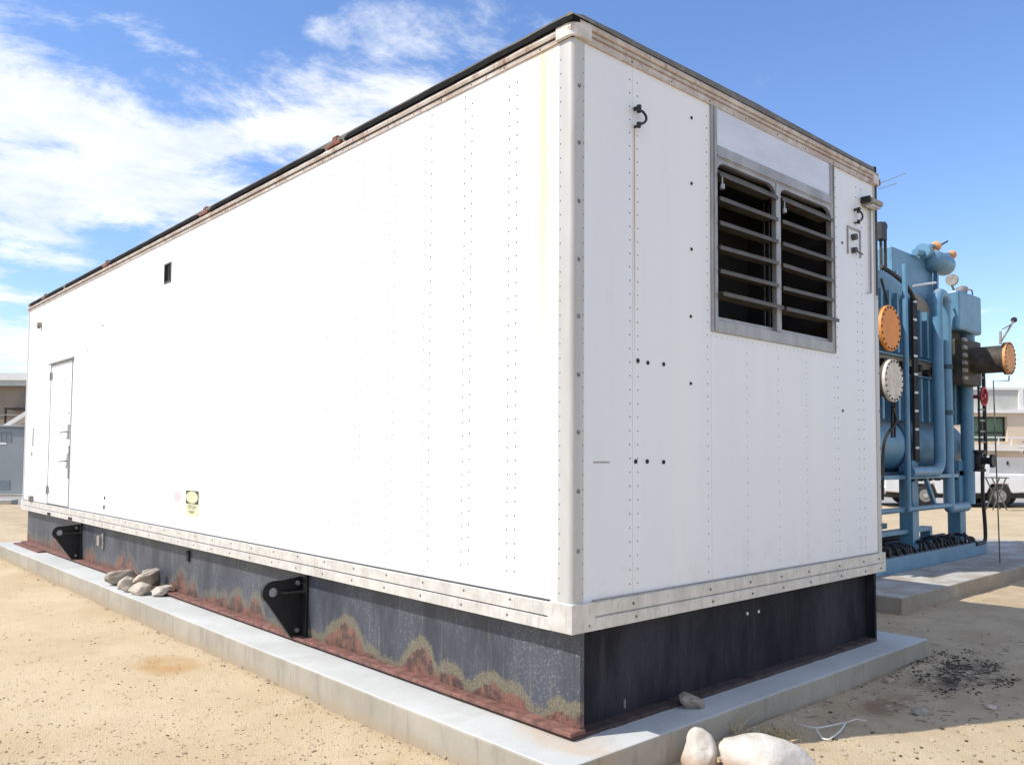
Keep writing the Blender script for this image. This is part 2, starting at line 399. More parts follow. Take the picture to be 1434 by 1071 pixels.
# ------------------------------------------------------------------ mesh building
class MB:
    def __init__(s, o=(0, 0, 0)):
        s.v = []; s.f = []; s.o = Vector(o)

    def add(s, vs, fs):
        k = len(s.v); s.v += [Vector(v) - s.o for v in vs]; s.f += [[i + k for i in f] for f in fs]; return s

    def box(s, x0, x1, y0, y1, z0, z1):
        return s.add([(x, y, z) for x in (x0, x1) for y in (y0, y1) for z in (z0, z1)],
                     [(0, 1, 3, 2), (4, 6, 7, 5), (0, 4, 5, 1), (2, 3, 7, 6), (0, 2, 6, 4), (1, 5, 7, 3)])

    def obox(s, c, ax, ay, az):
        c, ax, ay, az = map(Vector, (c, ax, ay, az))
        vs = [c + ax * i + ay * j + az * k for i in (-1, 1) for j in (-1, 1) for k in (-1, 1)]
        fs = [(0, 1, 3, 2), (4, 6, 7, 5), (0, 4, 5, 1), (2, 3, 7, 6), (0, 2, 6, 4), (1, 5, 7, 3)]
        if ax.cross(ay).dot(az) < 0:
            fs = [f[::-1] for f in fs]
        return s.add(vs, fs)

    def beam(s, a, b, w, h=None, upv=(0, 0, 1)):
        a, b = Vector(a), Vector(b); h = h or w; d = (b - a)
        u = Vector(upv); x = d.cross(u)
        if x.length < 1e-6:
            x = d.cross(Vector((1, 0, 0)))
        x.normalize(); u = x.cross(d).normalized()
        return s.obox((a + b) / 2, d / 2, u * h / 2, x * w / 2)

    def ring(s, c, t, r, n, ref=None):
        t = Vector(t).normalized(); ref = ref or (Vector((0, 0, 1)) if abs(t.z) < .9 else Vector((1, 0, 0)))
        a = t.cross(ref).normalized(); b = t.cross(a)
        return [Vector(c) + (a * cos(2 * pi * i / n) + b * sin(2 * pi * i / n)) * r for i in range(n)]

    def tube(s, pts, r, n=8, cap=True, radii=None):
        pts = [Vector(p) for p in pts]; vs = []; fs = []
        a = None
        for i, p in enumerate(pts):
            t = (pts[min(i + 1, len(pts) - 1)] - pts[max(i - 1, 0)]).normalized()
            if a is None:
                ref = Vector((0, 0, 1)) if abs(t.z) < .9 else Vector((1, 0, 0)); a = t.cross(ref).normalized()
            else:
                a = (a - t * a.dot(t)).normalized()
            b = t.cross(a); rr = radii[i] if radii else r
            vs += [p + (a * cos(2 * pi * k / n) + b * sin(2 * pi * k / n)) * rr for k in range(n)]
        for i in range(len(pts) - 1):
            for k in range(n):
                fs.append((i * n + k, i * n + (k + 1) % n, (i + 1) * n + (k + 1) % n, (i + 1) * n + k))
        if cap:
            fs.append(tuple(range(n))[::-1]); fs.append(tuple(range((len(pts) - 1) * n, len(pts) * n)))
        return s.add(vs, fs)

    def cyl(s, a, b, r, n=20, r2=None):
        return s.tube([a, b], r, n, True, [r, r if r2 is None else r2])

    def prism(s, outline, axis, d0, d1):
        """outline in the two other axes (cyclic order), extruded along axis from d0 to d1"""
        def mk(p, d):
            q = [0, 0, 0]; q[axis] = d; q[(axis + 1) % 3] = p[0]; q[(axis + 2) % 3] = p[1]; return q
        n = len(outline)
        area = sum(outline[i][0] * outline[(i + 1) % n][1] - outline[(i + 1) % n][0] * outline[i][1] for i in range(n))
        if area < 0:
            outline = outline[::-1]
        if d0 > d1:
            d0, d1 = d1, d0
        vs = [mk(p, d0) for p in outline] + [mk(p, d1) for p in outline]
        fs = [tuple(range(n))[::-1], tuple(range(n, 2 * n))] + [(i, (i + 1) % n, n + (i + 1) % n, n + i) for i in range(n)]
        return s.add(vs, fs)

    def rivet(s, c, nrm, r, h):
        nrm = Vector(nrm); c = Vector(c)
        a = s.ring(c, nrm, r, 6); b = s.ring(c + nrm * h, nrm, r * .55, 6)
        fs = [(i, (i + 1) % 6, 6 + (i + 1) % 6, 6 + i) for i in range(6)] + [tuple(range(6, 12))]
        return s.add(a + b, fs)

    def build(s, name, mat, parent=None, smooth=None, bevel=0, seg=2, kind=None, label=None):
        me = bpy.data.meshes.new(name); me.from_pydata([tuple(v) for v in s.v], [], s.f); me.update()
        if smooth:
            me.polygons.foreach_set('use_smooth', [True] * len(me.polygons)); me.set_sharp_from_angle(angle=radians(smooth))
        me.materials.append(MATS[mat] if isinstance(mat, str) else mat)
        o = bpy.data.objects.new(name, me); col.objects.link(o)
        if parent:
            o.parent = parent
        if bevel:
            m = o.modifiers.new('bevel', 'BEVEL'); m.width = bevel; m.segments = seg; m.limit_method = 'ANGLE'; m.angle_limit = radians(40)
        if kind:
            o['kind'] = kind
        if label:
            o['label'] = label
        return o


def thing(name, label, cat, loc=(0, 0, 0), group=None):
    o = bpy.data.objects.new(name, None); o.location = loc; o.empty_display_size = .2; col.objects.link(o)
    return tag(o, label, cat, group)


def tag(o, label, cat, group=None):
    o['label'] = label; o['category'] = cat
    if group:
        o['group'] = group
    return o


def place(o, loc):
    o.location = loc; return o


def arc(c, r, a0, a1, n):
    return [(c[0] + r * cos(a0 + (a1 - a0) * i / n), c[1] + r * sin(a0 + (a1 - a0) * i / n)) for i in range(n + 1)]


def bend(pts, r=.1, n=5):
    """round the corners of a polyline"""
    pts = [Vector(p) for p in pts]; out = [pts[0]]
    for i in range(1, len(pts) - 1):
        a, b, c = pts[i - 1], pts[i], pts[i + 1]
        d1 = (a - b); d2 = (c - b); k = min(r, d1.length * .45, d2.length * .45)
        p0 = b + d1.normalized() * k; p1 = b + d2.normalized() * k
        for j in range(n + 1):
            t = j / n; out.append(p0 * (1 - t) ** 2 + b * 2 * t * (1 - t) + p1 * t * t)
    out.append(pts[-1]); return out


# ------------------------------------------------------------------ ground
def smooth(a, b, x):
    t = max(0, min(1, (x - a) / (b - a))); return t * t * (3 - 2 * t)


def gh(x, y):
    """height of the ground"""
    h = 0.0
    d = max(abs(x - 1), abs(y - 2))
    if d < 40:
        f = 1 - smooth(15, 40, d)
        h += f * (.020 * noise.noise(Vector((x * .55, y * .55, 3))) + .014 * noise.noise(Vector((x * 2.1, y * 2.1, 8))))
        if d < 9:
            h += .006 * noise.noise(Vector((x * 7, y * 7, 1))) + .004 * noise.noise(Vector((x * 17, y * 17, 5)))
        h += f * .05 * smooth(.3, 1.2, x) * smooth(-2.2, -.6, y + .2 * x) * (1 - smooth(11, 15, x))
        # loose soil heaped against the pads
        e = max(-.30 - x, -.24 - y)
        if 0 <= e < .5 and x < 4.2:
            h += .022 * (1 - e / .5) ** 2 * (.6 + noise.noise(Vector((x * 2.5, y * 2.5, 0))))
    return h


NG, B_ = 380, 7.8
A_ = 700 / math.sinh(B_)
gx = [1.2 + A_ * math.sinh(B_ * (2 * i / NG - 1)) for i in range(NG + 1)]
gy = [0.6 + A_ * math.sinh(B_ * (2 * i / NG - 1)) for i in range(NG + 1)]
gv = [(x, y, gh(x, y)) for y in gy for x in gx]
gf = [(j * (NG + 1) + i, j * (NG + 1) + i + 1, (j + 1) * (NG + 1) + i + 1, (j + 1) * (NG + 1) + i) for j in range(NG) for i in range(NG)]
me = bpy.data.meshes.new('ground'); me.from_pydata(gv, [], gf); me.polygons.foreach_set('use_smooth', [True] * len(gf)); me.materials.append(MATS['sand'])
g = bpy.data.objects.new('ground', me); col.objects.link(g); g['kind'] = 'structure'; g['label'] = 'pale sandy ground'

# paved road far behind
rd = MB()
p0 = Vector((19.5, 16.5, 0)); p1 = Vector((52.0, -18.0, 0)); dr = (p1 - p0).normalized(); nr = Vector((-dr.y, dr.x, 0))
rd.prism([(-30, 24.0), (8, 24.0), (8, 60), (-30, 60)], 2, .030, .036)
rd.build('road', 'asphalt', kind='structure', label='pale paved yard behind the enclosure')
rd2 = MB()
vs = [p0 - dr * 4, p1 + dr * 12, p1 + dr * 12 + nr * 22, p0 - dr * 4 + nr * 22]
rd2.prism([(v.x, v.y) for v in vs], 2, .028, .034)
rd2.build('road', 'asphalt', kind='structure', label='pale paved yard under the parked vehicles')


# ------------------------------------------------------------------ concrete pads
def pad_outline(x0, x1, y0, y1, j=.004, step=.25):
    pts = []
    for (a, b) in (((x0, y0), (x1, y0)), ((x1, y0), (x1, y1)), ((x1, y1), (x0, y1)), ((x0, y1), (x0, y0))):
        L_ = math.hypot(b[0] - a[0], b[1] - a[1]); k = max(2, int(L_ / step))
        for i in range(k):
            t = i / k; f = 0 if i == 0 else 1
            pts.append((a[0] + (b[0] - a[0]) * t + random.uniform(-j, j) * f, a[1] + (b[1] - a[1]) * t + random.uniform(-j, j) * f))
    return pts


ZB = .749; H = 3.927; W = 3.66; L = 12.1075
pad = MB((1.8, 6, 0)).prism(pad_outline(-.30, W + .30, -.222, L + .35), 2, -.25, PAD).build('concrete_pad', 'concrete', bevel=.012, seg=2)
pad.location = (1.8, 6, 0); tag(pad, 'long low concrete pad carrying the white enclosure, sunlit along its sandy side', 'pad')
PAD2 = .225
pad2 = MB((8.5, 2.2, 0)).prism(pad_outline(5.62, 13.2, .68, 4.6), 2, -.25, PAD2).build('concrete_pad', 'concrete', bevel=.015, seg=2)
pad2.location = (8.5, 2.2, 0); tag(pad2, 'shorter weathered concrete pad carrying the blue chiller', 'pad')

# ------------------------------------------------------------------ enclosure
O = (W / 2, L / 2, PAD)
enc = thing('generator_enclosure', 'long white riveted generator enclosure on rusty black steel base', 'enclosure', O)


def mb():
    return MB(O)


XF = .006   # outer face of the wall sheets
TH = .045
# long sunlit wall : panels between the riveted laps
cols_y = [.48 + .4065 * k for k in range(29)]
seams = [.10] + [cols_y[k] + .012 for k in range(2, 28, 3)] + [L - .10]
VY0, VY1, VZ0, VZ1 = 5.82, 6.01, 3.462, 3.672          # square vent opening
DY0, DY1, DZ0, DZ1 = 9.44, 10.55, .918, 2.935          # door
for i in range(len(seams) - 1):
    y0, y1 = seams[i] + (.0012 if i else 0), seams[i + 1] - .0012
    m = mb(); xf = XF - random.uniform(0, .0016)
    holes = []
    if y0 < VY0 and VY1 < y1:
        holes = [(VY0, VY1, VZ0, VZ1)]
    elif y0 < VY0 < y1:
        holes = [(VY0, y1, VZ0, VZ1)]
    elif y0 < VY1 < y1:
        holes = [(y0, VY1, VZ0, VZ1)]
    # the door opening can span two sheets
    a, b = max(y0, DY0), min(y1, DY1)
    if b - a > .02:
        holes = [(a, b, .895, DZ1)]
    if not holes:
        m.box(xf, xf + TH, y0, y1, .885, 3.91)
    else:
        h0, h1, k0, k1 = holes[0]
        if h0 > y0 + 1e-4: m.box(xf, xf + TH, y0, h0, .885, 3.91)
        if h1 < y1 - 1e-4: m.box(xf, xf + TH, h1, y1, .885, 3.91)
        if k0 > .9: m.box(xf, xf + TH, h0, h1, .885, k0)
        m.box(xf, xf + TH, h0, h1, k1, 3.91)
    m.build('wall_panel', 'white_sheet', enc, bevel=.0012, seg=1)
m = mb()
for k, yc in enumerate(cols_y):
    for dy in (-.034, .032):
        z = 1.0 + random.uniform(0, .03)
        while z < 3.87:
            y = yc + dy + random.uniform(-.0025, .0025)
            if not (DY0 - .03 < y < DY1 + .03 and z < DZ1 + .05) and not (VY0 - .01 < y < VY1 + .01 and VZ0 - .01 < z < VZ1 + .01):
                m.rivet((XF, y, z), (-1, 0, 0), .0072, .004)
            z += .0772
z = .95
while z < 3.88:
    m.rivet((.000, .092, z), (-1, 0, 0), .0055, .003); z += .0772
m.build('rivets', 'rivet', enc, kind='stuff', label='rows of small rivets on the sunlit long wall')
# hidden long wall, far end wall, ceiling and floor
mb().box(W - TH - XF, W - XF, .10, L - .10, .885, 3.91).build('side_wall', 'white_sheet', enc)
mb().box(.10, W - .10, L - TH - XF, L - XF, .885, 3.91).build('back_wall', 'white_sheet', enc)
mb().box(.06, W - .06, .06, L - .06, .76, .80).build('floor', 'core_grey', enc)
# end wall in the shade
VX0, VX1, VB, VT = 1.262, 2.890, 2.452, 3.905
m = mb()
for (x0, x1, z1) in ((.088, .497, 3.91), (.4985, VX0, 3.91), (VX0 + .0012, VX1 - .0012, VB), (VX1, 3.575, 3.91)):
    m = mb(); yf = XF - random.uniform(0, .0015)
    m.box(x0, x1, yf, yf + TH, .885, z1).build('end_panel', 'white_sheet', enc, bevel=.0012, seg=1)
m = mb()
for x in (.473, .542, 1.225, 1.669, 2.064, 2.448, 2.868, 2.93, 3.267, 3.354):
    z = .96
    while z < 3.86:
        if not (VX0 - .02 < x < VX1 + .02 and z > VB - .04):
            m.rivet((x + random.uniform(-.002, .002), XF, z), (0, -1, 0), .006, .0035)
        z += .0772
z = .95
while z < 3.88:
    m.rivet((.082, .000, z), (0, -1, 0), .005, .003); z += .0772
x = VX0
while x < VX1:
    m.rivet((x, XF, VB - .03), (0, -1, 0), .0045, .003); x += .06
m.build('rivets', 'rivet', enc, kind='stuff', label='rows of small rivets on the shaded end wall')


# corner posts
def post(cx, cy, sx, sy):
    R = .034
    o = [(0, .105), (0, R)] + [(R - R * cos(t), R - R * sin(t)) for t in [pi / 2 * k / 8 for k in range(1, 8)]] + [(R, 0), (.088, 0), (.088, .03), (.03, .03), (.03, .105)]
    m = mb().prism([(cx + sx * a, cy + sy * b) for a, b in o], 2, .900, 3.912)
    return m.build('corner_post', 'post_paint', enc, smooth=30)


p_ = post(0, 0, 1, 1); post(W, 0, -1, 1); post(0, L, 1, -1); post(W, L, -1, -1)
m = mb()
for z in (3.648, 3.338, 3.022, 2.709, 2.405, 2.095, 1.792, 1.483, 1.172):
    m.rivet((.047, 0, z), (0, -1, 0), .013, .008)
    m.rivet((W - .03, 0, z - .05), (0, -1, 0), .010, .006)
m.build('post_screws', 'screw', enc, kind='stuff')

# base rails (stepped extrusion) on four sides
prof = [(.03, .749), (-.012, .749), (-.012, .812), (-.004, .818), (-.009, .823), (-.009, .892), (-.002, .901), (.03, .901)]


def rail(side, profile, name, mat, e=.0):
    m = mb()
    if side == 'left': m.prism([(z, x) for x, z in [(a, b) for a, b in profile]], 1, -e, L + e) if False else m.prism([(z, x) for x, z in profile], 1, -e, L + e)
    if side == 'right': m.prism([(z, W - x) for x, z in profile], 1, -e, L + e)
    if side == 'near': m.prism([(y, z) for y, z in profile], 0, .031, W - .031)
    if side == 'far': m.prism([(L - y, z) for y, z in profile], 0, .031, W - .031)
    return m.build(name, mat, enc, smooth=25)


for s_ in ('left', 'right', 'near', 'far'):
    rail(s_, prof, 'base_rail', 'rail_alu', .012)
m = mb()
for k in range(29):
    y = .465 + .409 * k
    m.rivet((-.009, y, .868 + random.uniform(-.004, .004)), (-1, 0, 0), .008, .006); m.rivet((-.012, y + .02, .782), (-1, 0, 0), .008, .006)
for y in (.064, .13): m.rivet((-.009, y, .858), (-1, 0, 0), .010, .006)
for x in (.10, .486, 1.222, 1.669, 2.056, 2.429, 2.891, 3.285, 3.56):
    m.rivet((x, -.009, .855), (0, -1, 0), .010, .006); m.rivet((x + .02, -.012, .780), (0, -1, 0), .010, .006)
m.build('rail_screws', 'screw', enc, kind='stuff')
for y in (10.35, 9.25): mb().box(-.024, -.011, y - .07, y + .07, .755, .79).build('rail_slot', 'hole_dark', enc)
for z_ in (.9035, .8175):
    mb().box(-.0085, .02, .16, L - .1, z_ - .003, z_ + .003).build('rail_seal', 'core_grey', enc); mb().box(.16, W - .1, -.0085, .02, z_ - .0025, z_ + .0025).build('rail_seal', 'gauge_grey', enc)
mb().box(-.010, .02, .12, L - .05, 3.931, 3.937).build('rail_seal', 'hole_dark', enc)
# corner plates of the base rail
mb().prism([(-.016, .16), (-.016, .0), (-.010, -.012), (0, -.016), (.16, -.016), (.16, -.009), (.0, -.009), (-.009, 0), (-.009, .16)], 2, .752, .898).build('corner_plate', 'rail_alu', enc, smooth=30)

# top rails
tprof = [(.03, 3.906), (-.004, 3.906), (-.006, 3.932), (.002, 3.935), (-.016, 3.938), (-.022, 3.955), (-.016, 3.972), (.03, 3.974)]
for s_ in ('left', 'right'):
    rail(s_, tprof, 'top_rail', 'top_rail', .0)
tprof2 = [(.03, 3.900), (-.006, 3.900), (-.008, 3.935), (.0, 3.941), (-.014, 3.945), (-.014, 3.962), (-.004, 3.966), (-.020, 3.972), (-.026, 3.990), (-.018, 4.004), (.03, 4.006)]
for s_ in ('near', 'far'):
    rail(s_, tprof2, 'top_rail', 'top_rail')
m = mb()
for k in range(40): m.rivet((-.005, .25 + .3 * k, 3.919), (-1, 0, 0), .006, .004)
for x in (.12, .48, .85, 1.25, 1.66, 2.06, 2.45, 2.88, 3.26, 3.5): m.rivet((x, -.007, 3.918), (0, -1, 0), .007, .005)
m.build('rail_screws', 'screw', enc, kind='stuff')
# cast corner cap
R = .06
o = [(-.022, .115), (-.022, R - .022)] + [(R - .022 - R * cos(t), R - .022 - R * sin(t)) for t in [pi / 2 * k / 8 for k in range(1, 8)]] + [(R - .022, -.024), (.125, -.024), (.125, .06), (.06, .115)]
for (cx, cy, sx, sy) in ((0, 0, 1, 1), (W, 0, -1, 1)):
    mb().prism([(cx + sx * a, cy + sy * b) for a, b in o], 2, 3.906, 3.985).build('corner_cap', 'cap_paint', enc, smooth=35, bevel=.007, seg=2)
# roof
mb().prism([(3.980, -.004), (4.035, -.012), (4.065, .10), (4.085, 1.8), (4.065, W - .1), (4.03, W + .01), (3.980, W + .004)], 1, .02, L - .02).build('roof', 'roof_edge', enc, smooth=30)
# dark roof edge over the end wall, stopping short of the corner
m = mb(); N = 40
for k in range(N):
    x0, x1 = -.026 + 3.586 * k / N, -.026 + 3.586 * (k + 1) / N
    z0 = 4.010 + .003 * noise.noise(Vector((x0 * 3, 0, 0))); z1 = 4.010 + .003 * noise.noise(Vector((x1 * 3, 0, 0)))
    t0, t1 = [4.056 - .022 * (1 - smooth(-.03, .35, xx)) + .004 * noise.noise(Vector((xx * 2, 4, 0))) for xx in (x0, x1)]
    m.add([(x0, -.022, z0), (x1, -.022, z1), (x1, -.014, t1 - .012), (x0, -.014, t0 - .012), (x1, .02, t1), (x0, .02, t0), (x0, .02, z0), (x1, .02, z1)],
          [(0, 1, 2, 3), (3, 2, 4, 5), (6, 7, 1, 0)] + ([(0, 3, 5, 6)] if k == 0 else []) + ([(1, 7, 4, 2)] if k == N - 1 else []))
m.build('roof_edge', 'roof_edge', enc, smooth=40)
mb().box(3.56, 3.59, -.02, .05, 4.0, 4.05).build('edge_end', 'membrane', enc)
# torn black membrane lip along the long side, between rusty lifting eyes
eyes = [2.465, 4.925, 8.016, 11.05]
spans = [(-.020, 2.30), (2.62, 4.78), (5.06, 7.85), (8.15, 9.85), (10.0, 10.95), (11.2, 11.9)]
for a, b in spans:
    m = mb(); N = max(6, int((b - a) / .06)); vs = []; fs = []
    for k in range(N + 1):
        y = a + (b - a) * k / N; e = min(1, min(k, N - k) / 2.0 + .55)
        zb_ = 3.979 + .006 * noise.noise(Vector((y * 9, 0, 2))); zt = 3.983 + (.034 + .006 * noise.noise(Vector((y * 3, 3, 2)))) * e
        xo = -.030 - .005 * noise.noise(Vector((y * 4, 7, 2)))
        vs += [(xo, y, zb_), (xo + .006, y, zt), (.10, y, zt + .012), (.10, y, zb_)]
    for k in range(N):
        q = k * 4
        for i in range(4): fs.append((q + i, q + (i + 1) % 4, q + 4 + (i + 1) % 4, q + 4 + i)[::-1])
    fs.append((0, 1, 2, 3)); fs.append((N * 4, N * 4 + 3, N * 4 + 2, N * 4 + 1))
    m.add(vs, fs); m.build('roof_membrane', 'membrane', enc)
for y in eyes:
    m = mb(); m.box(-.03, .05, y - .11, y + .10, 3.978, 4.004); m.prism([(4.0, -.02), (4.055, -.014), (4.062, .01), (4.055, .03), (4.0, .05)], 1, y - .03, y + .03)
    m.build('lifting_eye', 'rust', enc, bevel=.004)

# louvred vent
m = mb()
F0 = -.010
m.box(VX0, VX0 + .062, F0, .035, VB, VT); m.box(VX1 - .062, VX1, F0, .035, VB, VT)
m.box(VX0 + .062, VX1 - .062, F0, .10, VB, VB + .078); m.box(VX0 + .062, VX1 - .062, F0, .10, 3.572, 3.655)
m.build('vent_frame', 'vent_alu', enc, bevel=.004)
m = mb()
m.box(VX0 + .02, VX0 + .028, F0 - .008, F0, VB + .01, VT - .01); m.box(VX1 - .028, VX1 - .02, F0 - .008, F0, VB + .01, VT - .01)
m.box(VX0 + .062, VX1 - .062, F0 - .007, F0, 3.582, 3.590)
m.box(VX0 + .062, VX1 - .062, .02, .09, VB + .078, VB + .105)
m.build('frame_rib', 'vent_alu', enc)
mb().box(VX0 + .0625, VX1 - .0625, .000, .03, 3.656, VT).build('header_panel', 'header_sheet', enc)
XM = 2.058
mb().box(XM - .030, XM + .030, F0 - .004, .028, VB + .0785, 3.5715).build('mullion', 'vent_alu', enc, bevel=.006)
cells = ((VX0 + .063, XM - .031), (XM + .031, VX1 - .063))
for x0, x1 in cells:
    mb().prism([(x0, 3.571), (x0, 3.500), (x0 + .022, 3.535), (x0 + .06, 3.556), (x1 - .06, 3.556), (x1 - .022, 3.535), (x1, 3.500), (x1, 3.571)], 1, -.012, .0) if False else None
    m = mb()
    o = [(3.571, x0), (3.500, x0), (3.530, x0 + .026), (3.548, x0 + .07), (3.548, x1 - .07), (3.530, x1 - .026), (3.500, x1), (3.571, x1)]
    m.prism(o, 1, -.006, .02).build('vent_arch', 'vent_alu', enc)
    mb().obox(((x0 + x1) / 2, .05, 3.520), ((x1 - x0) / 2, 0, 0), (0, .026, .022), (0, -.003, .0035)).build('louvre_blade', 'vent_alu', enc)
BL = MB()
for c_, (x0, x1) in enumerate(cells):
    for k, z in enumerate((3.470, 3.316, 3.160, 3.006, 2.852, 2.700)):
        ang = radians(random.uniform(-2.5, 2.5) - (3 if k == 5 else 1)); dp = .058 if k < 5 else .075
        sag = random.uniform(-.006, .006)
        a = Vector((x0 + (-.006 if k == 5 else .004), 0, 0)); b = x1 + (.02 if k == 5 else .006)
        m = mb(); cx = (a.x + b) / 2; hx = (b - a.x) / 2
        ax = Vector((hx, 0, sag)); ay = Vector((0, -dp * cos(ang), -dp * sin(ang)));
        ctr = Vector((cx, .030 if k < 5 else .020, z + sin(ang) * dp))
        m.obox(ctr, ax, ay, (0, -.003 * sin(ang), .003 * cos(ang)))
        tip = ctr + ay
        m.obox(tip + Vector((0, .004, -.010)), ax, (0, .0025, 0), (0, 0, .012))
        m.build('louvre_blade', 'blade', enc)
    m = mb()
    for k, z in enumerate((3.452,)):
        m.cyl((x0 + .035, -.02, z), (x0 + .035, -.02, z - .05), .006, 8); m.cyl((x0 + .035, -.02, z - .05), (x0 + .035, -.02, z - .08), .016, 10)
    m.build('pull_knob', 'steel_grey', enc)
    for k in range(3):
        x = x0 + .30 + k * .07
        mb().beam((x, .30, VB + .07), (x, .30, 3.57), .012, .012).build('guard_bar', 'core_grey', enc)
m = mb()
m.box(VX0 - .1, VX1 + .1, .75, .80, 2.3, 3.8)
m.box(VX0 - .1, VX0, .05, .8, 2.3, 3.8); m.box(VX1, VX1 + .1, .05, .8, 2.3, 3.8); m.box(VX0, VX1, .05, .8, 2.30, 2.45); m.box(VX0, VX1, .03, .8, 3.655, 3.8)
m.build('vent_duct', 'interior', enc)

# small square opening in the long wall
m = mb()
m.box(.16, .20, VY0 - .05, VY1 + .05, VZ0 - .05, VZ1 + .05); m.box(.052, .16, VY0 - .05, VY0 - .001, VZ0 - .05, VZ1 + .05); m.box(.052, .16, VY1 + .001, VY1 + .05, VZ0 - .05, VZ1 + .05)
m.box(.052, .16, VY0, VY1, VZ0 - .05, VZ0 - .001); m.box(.052, .16, VY0, VY1, VZ1 + .001, VZ1 + .05)
m.build('wall_opening', 'interior', enc)
m = mb(); t = .016
m.box(-.004, .03, VY0, VY0 + t, VZ0, VZ1); m.box(-.004, .03, VY1 - t, VY1, VZ0, VZ1); m.box(-.004, .03, VY0 + t, VY1 - t, VZ0, VZ0 + t); m.box(-.004, .03, VY0 + t, VY1 - t, VZ1 - t, VZ1)
m.build('opening_frame', 'core_grey', enc)
# door
door = mb().box(.004, .045, DY0 + .008, DY1 - .008, DZ0 + .004, DZ1 - .008).build('door', 'white_sheet', enc, bevel=.002, seg=1, label='flush white service door with two pull handles')
m = mb(); g_ = .007
m.box(.022, .05, DY0 - .002, DY0 + g_, .90, DZ1); m.box(.022, .05, DY1 - g_, DY1 + .002, .90, DZ1); m.box(.022, .05, DY0, DY1, DZ1 - g_, DZ1 + .002)
m.build('door_seal', 'hole_dark', enc)
mb().box(-.002, .006, DY0 - .018, DY0 + .012, .905, DZ1).build('door_jamb', 'steel_grey', enc)
mb().box(-.001, .0055, DY1 - .004, DY1 + .020, .905, DZ1).build('door_jamb', 'vent_alu', enc)
mb().box(-.001, .0055, DY0 + .013, DY1 - .005, .912, .922).build('door_sill', 'vent_alu', enc)
mb().prism([(DZ1 + .002, .008), (DZ1 + .0, -.035), (DZ1 + .012, -.038), (DZ1 + .04, .008)], 1, DY0 - .06, DY1 + .03).build('drip_cap', 'steel_grey', enc)
for z in (2.77, 1.11):
    m = mb(); m.cyl((-.008, DY1, z - .06), (-.008, DY1, z + .06), .014, 10); m.box(-.004, .004, DY1 - .09, DY1, z - .045, z + .045); m.box(-.002, .005, DY1, DY1 + .06, z - .045, z + .045)
    m.build('hinge', 'steel_grey', door)
for z, h_ in ((1.94, .10), (1.54, .10)):
    m = mb(); m.box(-.006, .004, DY0 + .05, DY0 + .13, z - h_, z + h_); m.tube(bend([(-.004, DY0 + .09, z), (-.06, DY0 + .09, z), (-.06, DY0 + .27, z - .01)], .03), .011, 8)
    m.build('door_handle', 'steel_grey', door)
m = mb(); m.rivet((.004, DY0 + .10, 2.20), (-1, 0, 0), .02, .012); m.build('door_lock', 'steel_grey', door)
m = mb(); m.box(-.014, .004, DY0 - .012, DY0 + .03, 1.30, 1.75)
m.build('latch_bar', 'steel_grey', door)
# lettering and marks too faint to read
sg = mb().box(.0025, .0045, 4.935, 5.252, 1.055, 1.300).build('warning_sign', 'sign_cream', enc, label='small landscape warning sign with pale oval on black header')
mb().box(.0012, .0024, 4.937, 5.250, 1.170, 1.298).build('sign_header', 'sign_black', sg)
o = [(5.0935 + .148 * cos(2 * pi * k / 32), 1.234 + .059 * sin(2 * pi * k / 32)) for k in range(32)]
mb().prism(o, 0, .0000, .0011).build('sign_oval', 'sign_cream', sg)
m = mb()
for (y0, y1, z) in ((4.985, 5.06, 1.148), (5.075, 5.20, 1.150), (5.0, 5.10, 1.130), (5.12, 5.19, 1.131), (5.03, 5.17, 1.098), (5.05, 5.15, 1.086)):
    m.box(.0014, .0024, y0, y1, z - .006, z + .006)
m.build('sign_marks', 'sign_ink', sg)
o = [(5.485 + .10 * cos(2 * pi * k / 24), 1.227 + .055 * sin(2 * pi * k / 24)) for k in range(24)]
mb().prism(o, 0, .0030, .0045).build('faded_decal', 'decal_pink', enc)
m = mb(); x = .172
for w_ in (.012, .006, .016, .010, .014, .008, .016, .010): m.box(x, x + w_, .0028, .0044, 1.630, 1.638); x += w_ + .005
m.build('stencil_marks', 'steel_grey', enc)
# dark bolt holes
for (y, z, r_) in ((7.848, 1.109, .022), (7.865, .996, .026), (8.13, 3.25, .012), (8.75, 3.0, .012)):
    mb().cyl((.001, y, z), (.009, y, z), r_, 12).build('bolt_hole', 'hole_dark', enc)
for (x, z, r_) in ((.542, 2.209, .013), (.632, 2.204, .012), (.779, 2.207, .012), (.522, 1.638, .013), (.624, 1.638, .013), (.776, 1.634, .013), (1.065, 3.76, .010), (1.062, 3.347, .010), (1.059, 2.937, .010), (1.049, 2.521, .010), (1.046, 2.11, .010), (3.026, 3.326, .010), (3.001, 2.022, .010)):
    mb().cyl((x, .0005, z), (x, .009, z), r_, 10).build('bolt_hole', 'hole_dark', enc)
for (y, z) in ((11.27, 3.61), (11.43, .954)):
    m = mb(); m.box(-.05, .006, y - .05, y + .05, z - .03, z + .03); m.cyl((-.03, y, z - .03), (-.03, y, z - .06), .02, 8); m.build('marker_lamp', 'gauge_grey', enc)
m = mb(); m.box(-.004, .006, 11.50, 11.54, 1.75, 2.03); m.box(-.006, .006, 11.545, 11.60, 1.60, 1.66); m.build('name_plate', 'vent_alu', enc)
